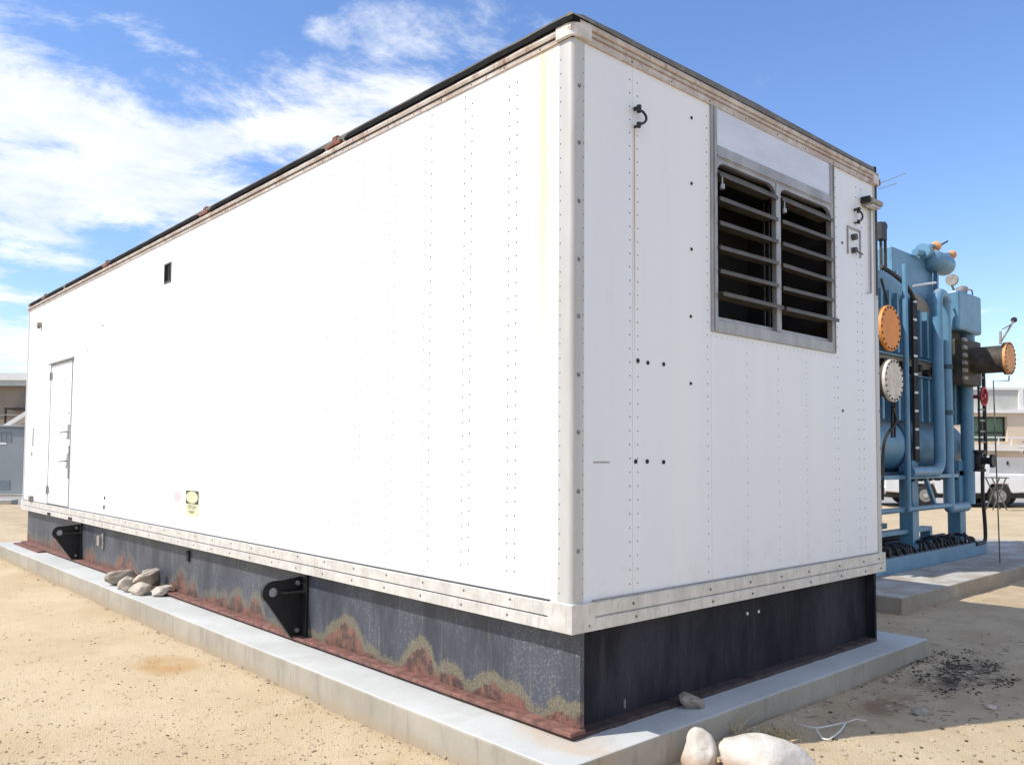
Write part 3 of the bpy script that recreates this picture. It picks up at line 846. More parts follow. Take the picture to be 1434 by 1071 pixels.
# hook handles
for (x, z, s_) in ((.513, 3.655, 1.0), (3.239, 3.627, 1.05)):
    m = mb(); y = -.03
    m.tube([(x, .004, z), (x, y, z), (x, y, z - .03)], .012, 8); m.cyl((x, y, z + .012), (x, y, z - .028), .014, 10)
    arcp = [(x, y, z - .02), (x + .03 * s_, y, z - .012), (x + .062 * s_, y, z - .030), (x + .068 * s_, y, z - .052), (x + .050 * s_, y, z - .075), (x + .018 * s_, y, z - .092), (x, y, z - .102)]
    m.tube(bend(arcp, .02, 3), .0075, 8); m.cyl((x, y, z - .088), (x, y, z - .118), .014, 10, .010); m.tube([(x, y, z - .105), (x, .004, z - .105)], .008, 6)
    m.build('hook_handle', 'black_rubber', enc, smooth=50)
# flood light, conduits and junction plate beside the vent
m = mb(); m.prism([(-.085, 3.700), (-.09, 3.735), (-.02, 3.760), (.004, 3.760), (.004, 3.680)], 0, 3.37, 3.56)
lf = m.build('wall_light', 'gauge_grey', enc, bevel=.006)
mb().box(3.385, 3.545, -.075, -.02, 3.680, 3.690).build('lamp_lens', 'lamp_lens', lf)
mb().box(3.345, 3.369, -.07, .0, 3.705, 3.752).build('lamp_bracket', 'hole_dark', lf)
m = mb(); m.tube([(3.495, -.008, 3.70), (3.487, -.008, 2.995)], .008, 8); m.tube([(3.487, -.008, 2.995), (3.42, -.008, 2.985)], .004, 6)
m.build('conduit', 'vent_alu', enc)
mb().box(3.598, 3.612, -.012, .0, 2.99, 3.90).build('edge_trim', 'core_grey', enc)
m = mb()
m.box(3.108, 3.12, -.004, .004, 3.255, 3.478); m.box(3.32, 3.332, -.004, .004, 3.255, 3.478); m.box(3.12, 3.32, -.004, .004, 3.464, 3.478)
m.build('junction_frame', 'vent_alu', enc)
mb().cyl((3.20, .005, 3.40), (3.20, -.03, 3.40), .026, 12).build('cable_gland', 'core_grey', enc)
m = mb(); m.cyl((3.20, .005, 3.295), (3.20, -.03, 3.295), .024, 12); m.tube([(3.2, -.02, 3.29), (3.30, -.03, 3.275)], .006, 6); m.build('cable_gland', 'core_grey', enc)
m = mb(); m.box(W - .10, W + .015, -.018, .07, 3.915, 3.965); m.build('corner_bracket', 'rust', enc, bevel=.006)
for (a, b) in (((W - .02, -.02, 3.88), P(1256, 257, 1, -.05)), ((W, -.01, 3.93), P(1268, 243, 1, -.02))):
    mb().tube([a, b], .0035, 6).build('whip_wire', 'steel_grey', enc)

# ---- base frame
IX = .091
mb().box(IX, IX + .03, .024, L - .024, PAD + .045, .749).build('base_beam', 'beam_rusty', enc, label='black base beam with rust climbing from its foot')
mb().box(W - IX - .03, W - IX, .024, L - .024, PAD + .001, .749).build('base_beam', 'beam_black', enc)
m = mb(); m.prism([(.2440, IX + .03), (.2440, .004), (.2205, .004), (.2205, IX + .03)], 1, .010, L - .02)
m.build('beam_flange', 'flange_rust', enc, bevel=.003, seg=1)
for (a, b) in ((.012, 1.158), (2.707, L - .02)):
    mb().box(.022, IX + .03, a, b, PAD - .01, .2195).build('grout_strip', 'flange_dark', enc)
mb().box(.55, IX + .6, 1.16, 2.70, PAD - .02, PAD + .001).build('shim_plate', 'flange_dark', enc)
mb().box(IX + .031, W - IX - .031, .100, .125, PAD + .001, .749).build('end_beam', 'beam_black', enc)
mb().box(IX + .031, W - IX - .031, L - .125, L - .10, PAD + .001, .749).build('end_beam', 'beam_black', enc)
m = mb(); N = 30
for k in range(N):
    x0 = IX + .031 + (W - 2 * IX - .062) * k / N; x1 = IX + .031 + (W - 2 * IX - .062) * (k + 1) / N
    m.box(x0, x1, .015 + .006 * noise.noise(Vector((k * .7, 0, 0))), .099, PAD - .005, .224 + .006 * noise.noise(Vector((k * .9, 3, 0))))
m.build('beam_flange', 'flange_dark', enc)
m = mb()
for (x, z) in ((1.80, .622), (1.94, .619)): m.cyl((x, .102, z), (x, .094, z), .011, 10)
m.build('beam_bolt', 'wire_white', enc, kind='stuff')
mb().box(.53, .539, .092, .101, .25, .30).build('paint_chip', 'gauge_grey', enc)
mb().box(.52, W - .52, .13, L - .13, .30, .735).build('underfloor', 'interior', enc)


# lifting lugs with pin hole, gusset and bolts
def lug(yc):
    z0, z1 = .235, .700
    hx, hz, hr, R = -.165, .600, .036, .088
    # outline in (z, x) order for an extrusion along Y
    out = [(z0, IX), (z0, -.01)]
    a_end = radians(200)
    pts = []
    for k in range(15):
        t = radians(-55) + (radians(90 + 55)) * k / 14      # from lower-outer round to the top
        pts.append((hz + R * sin(t), hx - R * cos(t)))
    out += pts + [(z1 - .012, hx + .10), (z1, IX)]
    n = len(out)
    hole = [(hz + hr * sin(2 * pi * k / 20), hx + hr * cos(2 * pi * k / 20)) for k in range(20)]
    bm = bmesh.new()
    def loop(pl, y): return [bm.verts.new((x - O[0], y - O[1], z - O[2])) for z, x in pl]
    y0, y1 = yc - .016, yc + .016
    oa, ha, ob, hb = loop(out, y0), loop(hole, y0), loop(out, y1), loop(hole, y1)
    for o_, h_ in ((oa, ha), (ob, hb)):
        es = [bm.edges.new((o_[i], o_[(i + 1) % n])) for i in range(n)] + [bm.edges.new((h_[i], h_[(i + 1) % 20])) for i in range(20)]
        bmesh.ops.triangle_fill(bm, edges=es, use_beauty=True)
    for i in range(n): bm.faces.new((oa[i], oa[(i + 1) % n], ob[(i + 1) % n], ob[i]))
    for i in range(20): bm.faces.new((ha[i], ha[(i + 1) % 20], hb[(i + 1) % 20], hb[i]))
    bmesh.ops.recalc_face_normals(bm, faces=bm.faces)
    me = bpy.data.meshes.new('lifting_lug'); bm.to_mesh(me); bm.free(); me.materials.append(MATS['lug_black'])
    o_ = bpy.data.objects.new('lifting_lug', me); col.objects.link(o_); o_.parent = enc
    mb().box(IX - .022, IX - .001, yc - .10, yc + .018, z0 - .01, .735).build('base_plate', 'lug_black', o_, bevel=.003)
    mb().prism([(IX - .022, yc - .016), (-.10, yc - .016), (-.06, yc - .05), (IX - .022, yc - .09)], 2, .584, .600).build('gusset', 'lug_black', o_) if True else None
    for z in (.655, .290):
        mb().cyl((.035, yc - .016, z), (.035, yc - .034, z), .018, 8).build('bolt', 'steel_grey', o_)
    return o_


lug(3.02); lug(9.15)
m = mb(); m.box(IX - .05, IX - .001, 8.15, 8.25, .50, .62); m.box(IX - .02, IX - .001, 8.10, 8.16, .46, .66); m.build('earth_lug', 'gauge_grey', enc)
mb().box(IX - .02, IX - .001, 5.33, 5.39, .585, .69).build('beam_clip', 'hole_dark', enc)
mb().box(-.10, .0, 10.55, 12.08, PAD + .0005, .222).build('foot_angle', 'flange_rust', enc)


# ------------------------------------------------------------------ stones
def rock(name, label, px, py, zg, w, h, dpt, mat, seed, group=None, rotz=0., tilt=(0, 0), sub=4, facet=.9, sink=.02, loc=None, bluntness=1.0):
    """a stone whose foot stands at photo pixel (px, py) on a surface of height zg; w across, dpt along, h tall"""
    random.seed(seed)
    bm = bmesh.new(); bmesh.ops.create_icosphere(bm, subdivisions=sub, radius=1)
    planes = []
    for k in range(11):
        d = Vector((random.gauss(0, 1), random.gauss(0, 1), random.gauss(0, 1))).normalized(); planes.append((d, random.uniform(.62, .92) * facet))
    so = Vector((seed * 3.7, seed * 1.3, seed * .7))
    for v in bm.verts:
        p = v.co.copy()
        for d, k in planes:
            e = p.dot(d) - k
            if e > 0: p -= d * e * .82
        p *= 1 + .10 * noise.noise(p * 1.6 + so) + .05 * noise.noise(p * 4 + so) + .02 * noise.noise(p * 11 + so)
        v.co = p
    R_ = Matrix.Rotation(rotz, 3, 'Z') @ Matrix.Rotation(tilt[0], 3, 'X') @ Matrix.Rotation(tilt[1], 3, 'Y')
    for v in bm.verts: v.co = R_ @ Vector((v.co.x * w / 2, v.co.y * dpt / 2, v.co.z * h / 2))
    zmin = min(v.co.z for v in bm.verts)
    for v in bm.verts: v.co.z -= zmin + sink
    for f in bm.faces: f.smooth = True
    me = bpy.data.meshes.new(name); bm.to_mesh(me); bm.free(); me.materials.append(MATS[mat])
    me.set_sharp_from_angle(angle=radians(38))
    o = bpy.data.objects.new(name, me); col.objects.link(o)
    q = loc or P(px, py, 2, zg); o.location = (q[0], q[1], q[2])
    return tag(o, label, 'rock', group)


AZ = -YAW   # turns a stone's width across the view
GP = 'stones heaped on the concrete pad'
rock('stone', 'large rounded grey stone at the far end of the heap against the rusty beam', 168, 818, PAD, .36, .19, .26, 'stone_grey', 3, GP, AZ + .5, sink=.012, loc=(-.10, 6.78, PAD))
rock('stone', 'pale leaning slab stone beside the large grey one in the heap', 178, 824, PAD, .26, .15, .16, 'stone', 5, GP, AZ - .4, (0, -.45), sink=.012, loc=(-.165, 6.42, PAD))
rock('stone', 'blunt buff stone at the sunny front of the heap', 193, 831, PAD, .27, .16, .20, 'stone', 11, GP, AZ, sink=.012, loc=(-.16, 5.98, PAD))
rock('stone', 'smallest chip of stone wedged low in the heap', 184, 828, PAD, .13, .08, .10, 'stone_grey', 14, GP, AZ, sink=.008, loc=(-.215, 6.22, PAD))
rock('stone', 'flat tilted stone lying on top of the heap', 195, 812, PAD, .34, .085, .18, 'stone', 8, GP, AZ, (0, -.42), sink=-.105, loc=(-.09, 6.05, PAD))
rock('stone', 'pointed upright stone with dark hollow at the back of the heap', 201, 805, PAD, .20, .24, .13, 'stone_grey', 21, GP, AZ + .2, (0, .35), sink=.012, loc=(.02, 6.24, PAD + .045))
rock('stone', 'squarish pale stone at the near end of the heap', 216, 826, PAD, .22, .14, .16, 'stone', 26, GP, AZ, (0, -.25), sink=.012, loc=(-.03, 5.74, PAD))
rock('stone', 'lone angular brown stone leaning on the shaded end of the base', 962, 990, PAD, .165, .115, .13, 'stone_grey', 31, None, AZ + .2, (0, .35), sink=.01, loc=(.97, -.045, PAD))
random.seed(5)
rock('rock', 'smaller upright pale rock beside the corner of the pad', 978, 1078, .05, .19, .29, .20, 'stone_white', 44, 'white rocks beside the pad', AZ, sink=.075, loc=(.575, -.375, .045), facet=1.0)
rock('rock', 'big flat whitish boulder in the sun beside the pad', 1068, 1085, .05, .56, .25, .36, 'stone_white', 47, 'white rocks beside the pad', AZ - .12, (0, .10), sink=.085, loc=(.79, -.635, .045), facet=.95)

# loose pebbles, too many to count
random.seed(21)
m = MB(); dk = MB()
ico = bmesh.new(); bmesh.ops.create_icosphere(ico, subdivisions=1, radius=1); iv = [v.co.copy() for v in ico.verts]; ifc = [tuple(v.index for v in f.verts) for f in ico.faces]; ico.free()


def inpad(x, y, e=0.0):
    return (-.30 - e < x < W + .30 + e and -.222 - e < y < L + .35 + e) or (5.62 - e < x < 13.2 + e and .68 - e < y < 4.6 + e)


def pebble(mm, x, y, r, z=None):
    R_ = Matrix.Rotation(random.uniform(0, 6.3), 3, 'Z'); s_ = (r * random.uniform(.8, 1.5), r * random.uniform(.7, 1.1), r * random.uniform(.45, .8))
    z = gh(x, y) if z is None else z
    mm.add([R_ @ Vector((p.x * s_[0] * random.uniform(.85, 1.15), p.y * s_[1] * random.uniform(.85, 1.15), p.z * s_[2])) + Vector((x, y, z + s_[2] * .35)) for p in iv], ifc)


k = 0
while k < 5200:
    px, py = random.uniform(-40, 900), random.uniform(735, 1090) if random.random() < .6 else random.uniform(860, 1090)
    q = P(px, py, 2, 0)
    if inpad(q.x, q.y, .01): continue
    pebble(m if random.random() < .92 else dk, q.x, q.y, .0022 + .0065 * random.random() ** 3.5); k += 1
k = 0
while k < 1500:
    px, py = random.uniform(1000, 1460), random.uniform(820, 1085)
    q = P(px, py, 2, .05)
    if inpad(q.x, q.y, .01): continue
    pebble(m if random.random() < .85 else dk, q.x, q.y, .0025 + .012 * random.random() ** 5); k += 1
# crumbs gathered along the pad's foot
for k in range(500):
    if random.random() < .5: x, y = -.30 - abs(random.gauss(0, .07)), random.uniform(0, 11)
    else: x, y = random.uniform(.9, 4.2), -.222 - abs(random.gauss(0, .10))
    pebble(m, x, y, .003 + .010 * random.random() ** 3)
lit = [(random.gauss(1345, 42), random.gauss(943, 14)) for k in range(26)]
for k in range(1900):
    a_ = random.choice(lit); q = P(random.gauss(a_[0], 9), random.gauss(a_[1], 4), 2, .05)
    if not inpad(q.x, q.y, .02): pebble(dk, q.x, q.y, .0022 + .011 * random.random() ** 4)
for k in range(140):
    q = P(random.uniform(1130, 1434), random.uniform(890, 1010), 2, .05)
    if inpad(q.x, q.y, .02): continue
    a_ = random.uniform(0, 6.3); l_ = random.uniform(.02, .08); d_ = Vector((cos(a_), sin(a_), random.uniform(-.05, .15)))
    b_ = Vector((q.x, q.y, gh(q.x, q.y) + .004)); dk.tube([b_, b_ + d_ * l_ * .5 + Vector((0, 0, .004)), b_ + d_ * l_], .0016, 4)
m.build('pebbles', 'pebble', kind='stuff'); bpy.data.objects['pebbles']['label'] = 'small loose gravel scattered over the sand'; bpy.data.objects['pebbles']['category'] = 'gravel'
o = dk.build('soil_crumbs', 'chip_dark', kind='stuff'); o['label'] = 'dark crumbs of soil and litter on the shaded ground'; o['category'] = 'debris'
rock('stone', 'small white stone lying loose beside the shaded pad edge', 1243, 955, .05, .10, .06, .07, 'stone_white', 61, None, AZ, sink=.012, sub=3)
rock('stone', 'small rounded stone half sunk in the shaded soil by the dark litter', 1290, 998, .05, .14, .06, .10, 'stone_grey', 64, None, AZ, sink=.02, sub=3)
rock('stone', 'small brown pebble at the edge of the enclosure shadow', 1388, 992, .05, .07, .045, .06, 'stone', 67, None, AZ, sink=.01, sub=3)

# bent white wire
pts = [P(*q, 2, z_) for q, z_ in (((1118, 1013), .07), ((1130, 1017), .075), ((1145, 1019), .08), ((1185, 1011), .075), ((1176, 1024), .075), ((1161, 1035), .07), ((1152, 1034), .07), ((1143, 1020), .085))]
m = MB(); m.tube(bend(pts, .03, 3), .0042, 6); m.tube([pts[3], P(1200, 1006, 2, .09), P(1214, 1009, 2, .085)], .0030, 6)
tag(m.build('bent_wire', 'wire_white'), 'thin white wire bent into a triangle on the shaded soil', 'wire')


# dry weeds
def weed(name, label, base, n_, hh, spread, seed):
    random.seed(seed); m = MB(base)
    for k in range(n_):
        b = Vector(base) + Vector((random.gauss(0, spread), random.gauss(0, spread * .6), 0)); d = Vector((random.gauss(0, .5), random.gauss(0, .5), 1)).normalized()
        l_ = hh * random.uniform(.4, 1); pts = [b, b + d * l_ * .5 + Vector((random.gauss(0, .01), random.gauss(0, .01), 0)), b + d * l_ + Vector((random.gauss(0, .03), random.gauss(0, .03), -.2 * l_ * random.random()))]
        m.tube(pts, .002, 4, True, [.0030, .0024, .0012])
        if random.random() < .4:
            e = pts[1] + Vector((random.gauss(0, .03), random.gauss(0, .03), .03)); m.tube([pts[1], e], .001, 4)
    o = m.build(name, 'dry_straw'); o.location = base; return tag(o, label, 'weed')


q = P(1030, 1023, 1, -.25); weed('dry_weed', 'single thin dry weed growing against the shaded pad side', (q.x, -.262, gh(q.x, -.26)), 9, .22, .012, 3)
q = P(1085, 1036, 2, .06); weed('dry_weed', 'straw coloured tuft of dry grass behind the big boulder', (q.x, q.y, .05), 130, .075, .10, 9)

# ------------------------------------------------------------------ blue absorption chiller
CO = (8.9, 2.4, PAD2)
ch = thing('absorption_chiller', 'tall blue industrial absorption chiller full of pipes on its own pad', 'chiller', CO)


def cm():
    return MB(CO)


def Y(px, py, y):
    return P(px, py, 1, y)


YF = 1.55
zt = PAD2
# skid
XL, XR = 6.35, 10.62
m = cm(); m.box(XL, XR, 1.50, 1.62, zt + .001, zt + .19); m.build('skid_beam', 'blue_paint', ch, bevel=.006)
m = cm(); m.box(XL, XR, 3.15, 3.27, zt + .001, zt + .19); m.build('skid_beam', 'blue_paint', ch, bevel=.006)
for x in (6.5, 8.4, 10.45): cm().box(x - .06, x + .06, 1.621, 3.149, zt + .02, zt + .17).build('cross_beam', 'blue_dark', ch)
# legs
for (x, w_) in ((8.45, .20), (10.14, .22)):
    for y in (1.75, 3.0):
        m = cm(); m.box(x - w_ / 2, x + w_ / 2, y - .09, y + .09, zt + .191, 1.62); m.build('leg', 'blue_paint', ch, bevel=.006)
for y in (1.75, 3.0): cm().box(6.6, 6.8, y - .09, y + .09, zt + .191, 1.62).build('leg', 'blue_paint', ch, bevel=.006)
cm().box(XL + .05, 10.4, 1.66, 3.1, 1.40, 1.47).build('deck_plate', 'blue_dark', ch)
cm().box(XL + .05, 9.55, 1.50, 1.66, 1.385, 1.435).build('ledge', 'blue_paint', ch, bevel=.006)
# lower drum
m = cm(); dx0, dx1 = 6.75, 10.42; dz = 1.83; dr_ = .38; dy = 2.10
prf = [(dx0 - .10, .02), (dx0 - .085, .18), (dx0 - .05, .30), (dx0, dr_), (dx1, dr_), (dx1 + .05, .30), (dx1 + .085, .18), (dx1 + .10, .02)]
m.tube([(a, dy, dz) for a, b in prf], .3, 32, True, [b for a, b in prf]); m.build('lower_drum', 'blue_paint', ch, smooth=40)
for x in (7.0, 8.3, 9.7): cm().tube([(x, dy, dz), (x + .05, dy, dz)], dr_ + .02, 32).build('drum_band', 'blue_dark', ch, smooth=40)
cm().tube([(6.8, 2.75, 1.85), (10.3, 2.75, 1.85)], .36, 24).build('rear_drum', 'blue_dark', ch, smooth=40)
# upper body: dark panel with raised ribs in two tiers
cm().box(6.55, 10.42, 1.86, 3.1, 2.12, 3.78).build('shell', 'blue_dark', ch, bevel=.02)
ribs = [6.62 + .245 * k for k in range(16)]
for k, x in enumerate(ribs):
    for (z0, z1) in ((2.16, 2.76), (3.06, 3.86 if k < 9 else 3.72)):
        cm().box(x - .03, x + .03, 1.70, 1.859, z0, z1).build('rib', 'blue_paint', ch)
m = cm(); m.box(6.5, 10.46, 1.72, 1.859, 2.78, 2.80); m.box(6.5, 10.46, 1.72, 1.859, 3.02, 3.04); m.build('mid_band', 'blue_paint', ch)
cm().box(6.5, 10.46, 1.80, 1.859, 2.801, 3.019).build('mid_panel', 'gauge_grey', ch)
m = cm()
for k in range(13): m.cyl((6.9 + k * .28, 1.79, 2.86 + .05 * (k % 2)), (6.9 + k * .28, 1.72, 2.86 + .05 * (k % 2)), .055, 12)
m.build('inspection_ports', 'black_rubber', ch)
# dusty upper drum
m = cm(); m.tube([(a, 2.3, 3.72) for a, b in ((6.9, .1), (6.95, .40), (7.0, .46), (9.55, .46), (9.6, .40), (9.65, .1))], .4, 28, True, [.1, .40, .46, .46, .40, .1]); m.build('upper_drum', 'dusty_shell', ch, smooth=40)
# tall box on top
q0 = Y(1249, 345, 2.0); q1 = Y(1306, 366, 2.0)
m = cm(); m.box(q0.x, q1.x, 2.0, 2.75, 4.0, q0.z); m.build('top_box', 'blue_paint', ch, bevel=.008)
cm().beam((q0.x + .1, 1.98, 4.05), (q0.x + .1, 1.98, q0.z - .35), .05).build('box_rail', 'blue_paint', ch)
# purge tanks on the top
c0 = Y(1287, 350, 1.95); c1 = Y(1296, 353, 1.95)
m = cm(); ax = Vector((1, 0, 0)); c = Vector((c0.x + .10, 1.95, c0.z))
m.tube([c + ax * t for t in (0, .05, .05, .30, .36)], .1, 18, True, [.115, .115, .085, .085, .05]); m.build('purge_tank', 'blue_paint', ch, smooth=40)
c = Vector((c0.x + .32, 1.95, c0.z - .08)); m = cm()
m.tube([c + ax * t for t in (0, .03, .10, .62, .70, .76, .78)], .1, 20, True, [.04, .12, .165, .165, .145, .08, .02]); tk = m.build('purge_tank', 'blue_paint', ch, smooth=40)
cm().beam(c + Vector((.3, 0, -.15)), c + Vector((.26, 0, -.65)), .06).build('tank_leg', 'blue_paint', ch)
cm().tube([(c0.x - .15, 1.95, c0.z - .06), (c0.x + .12, 1.95, c0.z - .03)], .05, 12).build('nozzle', 'blue_paint', ch)
for (px, py, s_) in ((1311, 345, .075), (1333, 357, .07)):
    q = Y(px, py, 1.93); v = cm(); v.tube([q - Vector((s_, 0, 0)), q - Vector((s_ * .3, 0, 0)), q + Vector((s_ * .5, 0, 0)), q + Vector((s_, 0, 0))], s_, 12, True, [s_ * .5, s_, s_ * .9, s_ * .4])
    vv = v.build('valve_head', 'orange_pale', ch, smooth=40)
    cm().tube([q - Vector((.02, 0, 0)), q - Vector((.22, 0, .03))], .03, 8).build('valve_stem', 'blue_paint', vv)
cm().tube([Y(1318, 343, 1.93), Y(1327, 338, 1.93)], .014, 6).build('valve_lever', 'black_rubber', ch)
# front post and the two big pipes
q = Y(1266.5, 370, 1.45); cm().cyl((q.x, 1.45, .98), (q.x, 1.45, q.z), .033, 12).build('front_post', 'blue_paint', ch, smooth=40)
a = Y(1312, 430, 1.50); b = Y(1330, 430, 1.50); top = Y(1320, 404, 1.50).z
rr = .072
low1 = Y(1312, 660, 1.50).z; low2 = .95
path1 = [(a.x - 1.0, 1.5, low1), (a.x, 1.5, low1), (a.x, 1.5, top - rr), (b.x, 1.56, top - rr), (b.x, 1.56, 3.4)]
cm().tube(bend(path1, .20, 7), rr, 16).build('riser_pipe', 'blue_paint', ch, smooth=50)
path2 = [(b.x, 1.56, 3.5), (b.x, 1.56, low2), (b.x + .75, 1.60, low2)]
cm().tube(bend(path2, .06, 5), rr, 16).build('riser_pipe', 'blue_paint', ch, smooth=50)
for z in (2.95, 2.3): cm().tube([(b.x, 1.56, z - .03), (b.x, 1.56, z + .03)], rr + .012, 16).build('pipe_clamp', 'blue_dark', ch)
# header box on the right with its down pipe
bx = Y(1343, 440, 1.45).x
m = cm(); z0, z1 = 3.50, 4.08
m.prism([(bx, z0 + .02), (bx, z1 - .05), (bx + .06, z1), (bx + .86, z1), (bx + .92, z1 - .06), (bx + .92, z0 + .12), (bx + .80, z0)], 1, 1.45, 1.95) if False else m.box(bx, bx + .92, 1.45, 1.90, z0, z1)
m.build('header_box', 'blue_paint', ch, bevel=.04, seg=2)
px_ = Y(1352, 480, 1.62).x
cm().tube([(px_, 1.62, 3.52), (px_, 1.62, 3.17), (px_, 1.62, 3.16), (px_, 1.62, .98)], .1, 20, True, [.125, .125, .09, .09]).build('down_pipe', 'blue_paint', ch, smooth=40)
cm().tube([(px_, 1.62, 3.14), (px_, 1.62, 3.18)], .13, 20).build('pipe_collar', 'blue_dark', ch)
# flanges facing the yard
def flange(px, py, y, r, mat, name, depth=.5):
    q = Y(px, py, y); f = cm(); f.cyl((q.x, y - .035, q.z), (q.x, y, q.z), r, 36); o = f.build(name, mat, ch, smooth=40)
    f = cm(); f.cyl((q.x, y, q.z), (q.x, y + .03, q.z), r * .99, 36); f.cyl((q.x, y + .03, q.z), (q.x, y + depth, q.z), r * .72, 28); f.build('flange_neck', 'burnt', o, smooth=40)
    f = cm()
    for k in range(20):
        t = 2 * pi * k / 20; f.cyl((q.x + r * .91 * cos(t), y - .046, q.z + r * .91 * sin(t)), (q.x + r * .91 * cos(t), y - .034, q.z + r * .91 * sin(t)), .0125, 6)
    f.build('flange_bolts', 'black_rubber', o, kind='stuff')
    return o, q


flange(1243.5, 460, 1.30, .275, 'orange', 'blind_flange', .45)
o, q = flange(1248, 533, 1.28, .255, 'flange_white', 'blind_flange', .45)
o, q = flange(1411, 502, .98, .235, 'orange_pale', 'blind_flange', .10)
cm().tube([(q.x, 1.0, q.z), (q.x, 1.85, q.z)], .195, 28).build('exhaust_stub', 'burnt', ch, smooth=40)
m = cm(); m.box(q.x - .42, q.x + .30, 1.42, 1.60, q.z - .36, q.z + .30); m.build('exhaust_flange', 'burnt', ch, bevel=.02)
m = cm(); m.box(q.x - .55, q.x + .05, 1.61, 2.6, q.z - .30, q.z + .45); m.build('exhaust_box', 'burnt', ch, bevel=.03)
m = cm()
for k in range(6): m.box(q.x - .44, q.x - .30, 1.40, 1.43, q.z - .30 + .11 * k, q.z - .25 + .11 * k)
m.build('exhaust_bolts', 'gauge_grey', ch)
# damper lever
m = cm(); a = Y(1402, 478, 1.0); b = Y(1419, 450, 1.0); m.tube([a, b], .016, 6); m.tube([Y(1404, 461, 1.0), Y(1416, 454, 1.0)], .009, 6); m.tube([Y(1401, 482, 1.0), Y(1401, 464, 1.0)], .018, 6)
dl = m.build('damper_lever', 'gauge_grey', ch)
m = cm(); q2 = Y(1420, 448, 1.0); m.tube([q2 - Vector((.05, 0, 0)), q2, q2 + Vector((.05, 0, 0))], .04, 8, True, [.03, .045, .03]); m.build('lever_knob', 'black_rubber', dl)
# drain line falling to the ground beside the pad
m = cm(); a = Y(1413, 526, 1.0); b = Y(1413, 533, 1.0); c = Y(1391, 533, 1.0)
m.tube([a, b, c, (c.x + .1, 1.0, PAD2 + .002)], .009, 6); m.build('drain_line', 'pole_metal', ch)
# black conduit with clamps, valve and handwheel at the right edge
a = Y(1377, 520, 1.5); zz = [Y(1377, py, 1.5).z for py in (520, 640, 655, 690, 762)]
pts = [(a.x, 1.5, zz[0]), (a.x + .03, 1.5, zz[1] + .06), (a.x - .12, 1.5, zz[2] + .02), (a.x - .14, 1.5, zz[3]), (a.x - .06, 1.5, zz[4] + .25), (a.x - .06, 1.5, zz[4] + .03), (a.x - .45, 1.5, zz[4] + .02)]
cm().tube(bend(pts, .12, 5), .028, 10).build('black_hose', 'black_rubber', ch, smooth=50)
m = cm()
for k in range(9):
    z = zz[0] - .1 - k * (zz[0] - zz[2]) / 9; m.box(a.x - .22, a.x, 1.49, 1.52, z - .012, z + .012)
m.build('hose_clamps', 'gauge_grey', ch)
cm().tube([(a.x - .22, 1.5, zz[2] + .1), (a.x - .22, 1.5, zz[0])], .016, 8).build('hose_rail', 'black_rubber', ch)
m = cm(); vz = Y(1370, 645, 1.5).z; vx = Y(1370, 645, 1.5).x
m.tube([(vx, 1.5, vz + .16), (vx, 1.5, vz + .12), (vx, 1.5, vz + .11), (vx, 1.5, vz + .06), (vx, 1.5, vz), (vx, 1.5, vz - .06), (vx, 1.5, vz - .11), (vx, 1.5, vz - .12), (vx, 1.5, vz - .16)], .1, 16, True, [.10, .10, .055, .07, .085, .07, .055, .10, .10]); m.cyl((vx - .02, 1.5, vz), (vx - .02, 1.30, vz), .05, 12); m.cyl((vx - .02, 1.32, vz - .0), (vx - .02, 1.28, vz), .10, 14); vb = m.build('valve_body', 'black_rubber', ch, smooth=40)
hw = Y(1378, 555, 1.46)
m = cm(); ring = [(hw.x + .13 * cos(2 * pi * k / 24), 1.46, hw.z + .13 * sin(2 * pi * k / 24)) for k in range(25)]
m.tube(ring, .018, 8, False)
for k in range(4): m.tube([hw, (hw.x + .13 * cos(pi / 2 * k + .4), 1.46, hw.z + .13 * sin(pi / 2 * k + .4))], .012, 6)
m.cyl((hw.x, 1.44, hw.z), (hw.x, 1.6, hw.z), .03, 10)
m.build('handwheel', 'red_paint', ch, smooth=50)
# vertical black cable duct with white ties between the ribs
x = Y(1281, 520, 1.68).x
m = cm(); m.box(x - .07, x + .07, 1.66, 1.695, 1.60, 3.85); cd_ = m.build('cable_duct', 'black_rubber', ch)
m = cm()
for k in range(9): m.box(x - .075, x + .03, 1.65, 1.659, 1.78 + .25 * k, 1.81 + .25 * k)
m.build('cable_ties', 'wire_white', cd_)
# small gear on top: gauge, elbow, wires
q = Y(1333, 392, 1.6); m = cm(); m.cyl((q.x - .02, 1.6, q.z), (q.x + .03, 1.6, q.z), .085, 18); g_ = m.build('gauge', 'gauge_grey', ch, smooth=40)
cm().tube(bend([(q.x, 1.6, q.z - .08), (q.x + .10, 1.6, q.z - .16), (q.x - .02, 1.6, q.z - .26), (q.x - .25, 1.6, q.z - .27)], .05), .018, 8).build('gauge_pipe', 'gauge_grey', g_)
q = Y(1347, 408, 1.62); m = cm(); m.tube(bend([(q.x - .25, 1.62, q.z - .12), (q.x - .05, 1.62, q.z + .02), (q.x + .10, 1.62, q.z + .04)], .1), .06, 12); m.build('vent_elbow', 'gauge_grey', ch, smooth=40)
q = Y(1360, 410, 1.6); cm().tube(bend([(q.x - .2, 1.6, 4.07), (q.x - .2, 1.6, 4.2), (q.x + .05, 1.6, 4.22), (q.x + .05, 1.6, 4.07)], .05), .012, 6).build('lifting_hoop', 'gauge_grey', ch)
cm().tube([Y(1279, 400, 1.65), Y(1310, 396, 1.65)], .016, 8).build('thin_pipe', 'wire_white', ch)
pts = [Y(1234, 373, 1.6), Y(1250, 383, 1.6), Y(1265, 395, 1.6), Y(1275, 408, 1.6), Y(1280, 420, 1.6)]
cm().tube(bend(pts, .1), .028, 8).build('black_hose', 'black_rubber', ch)
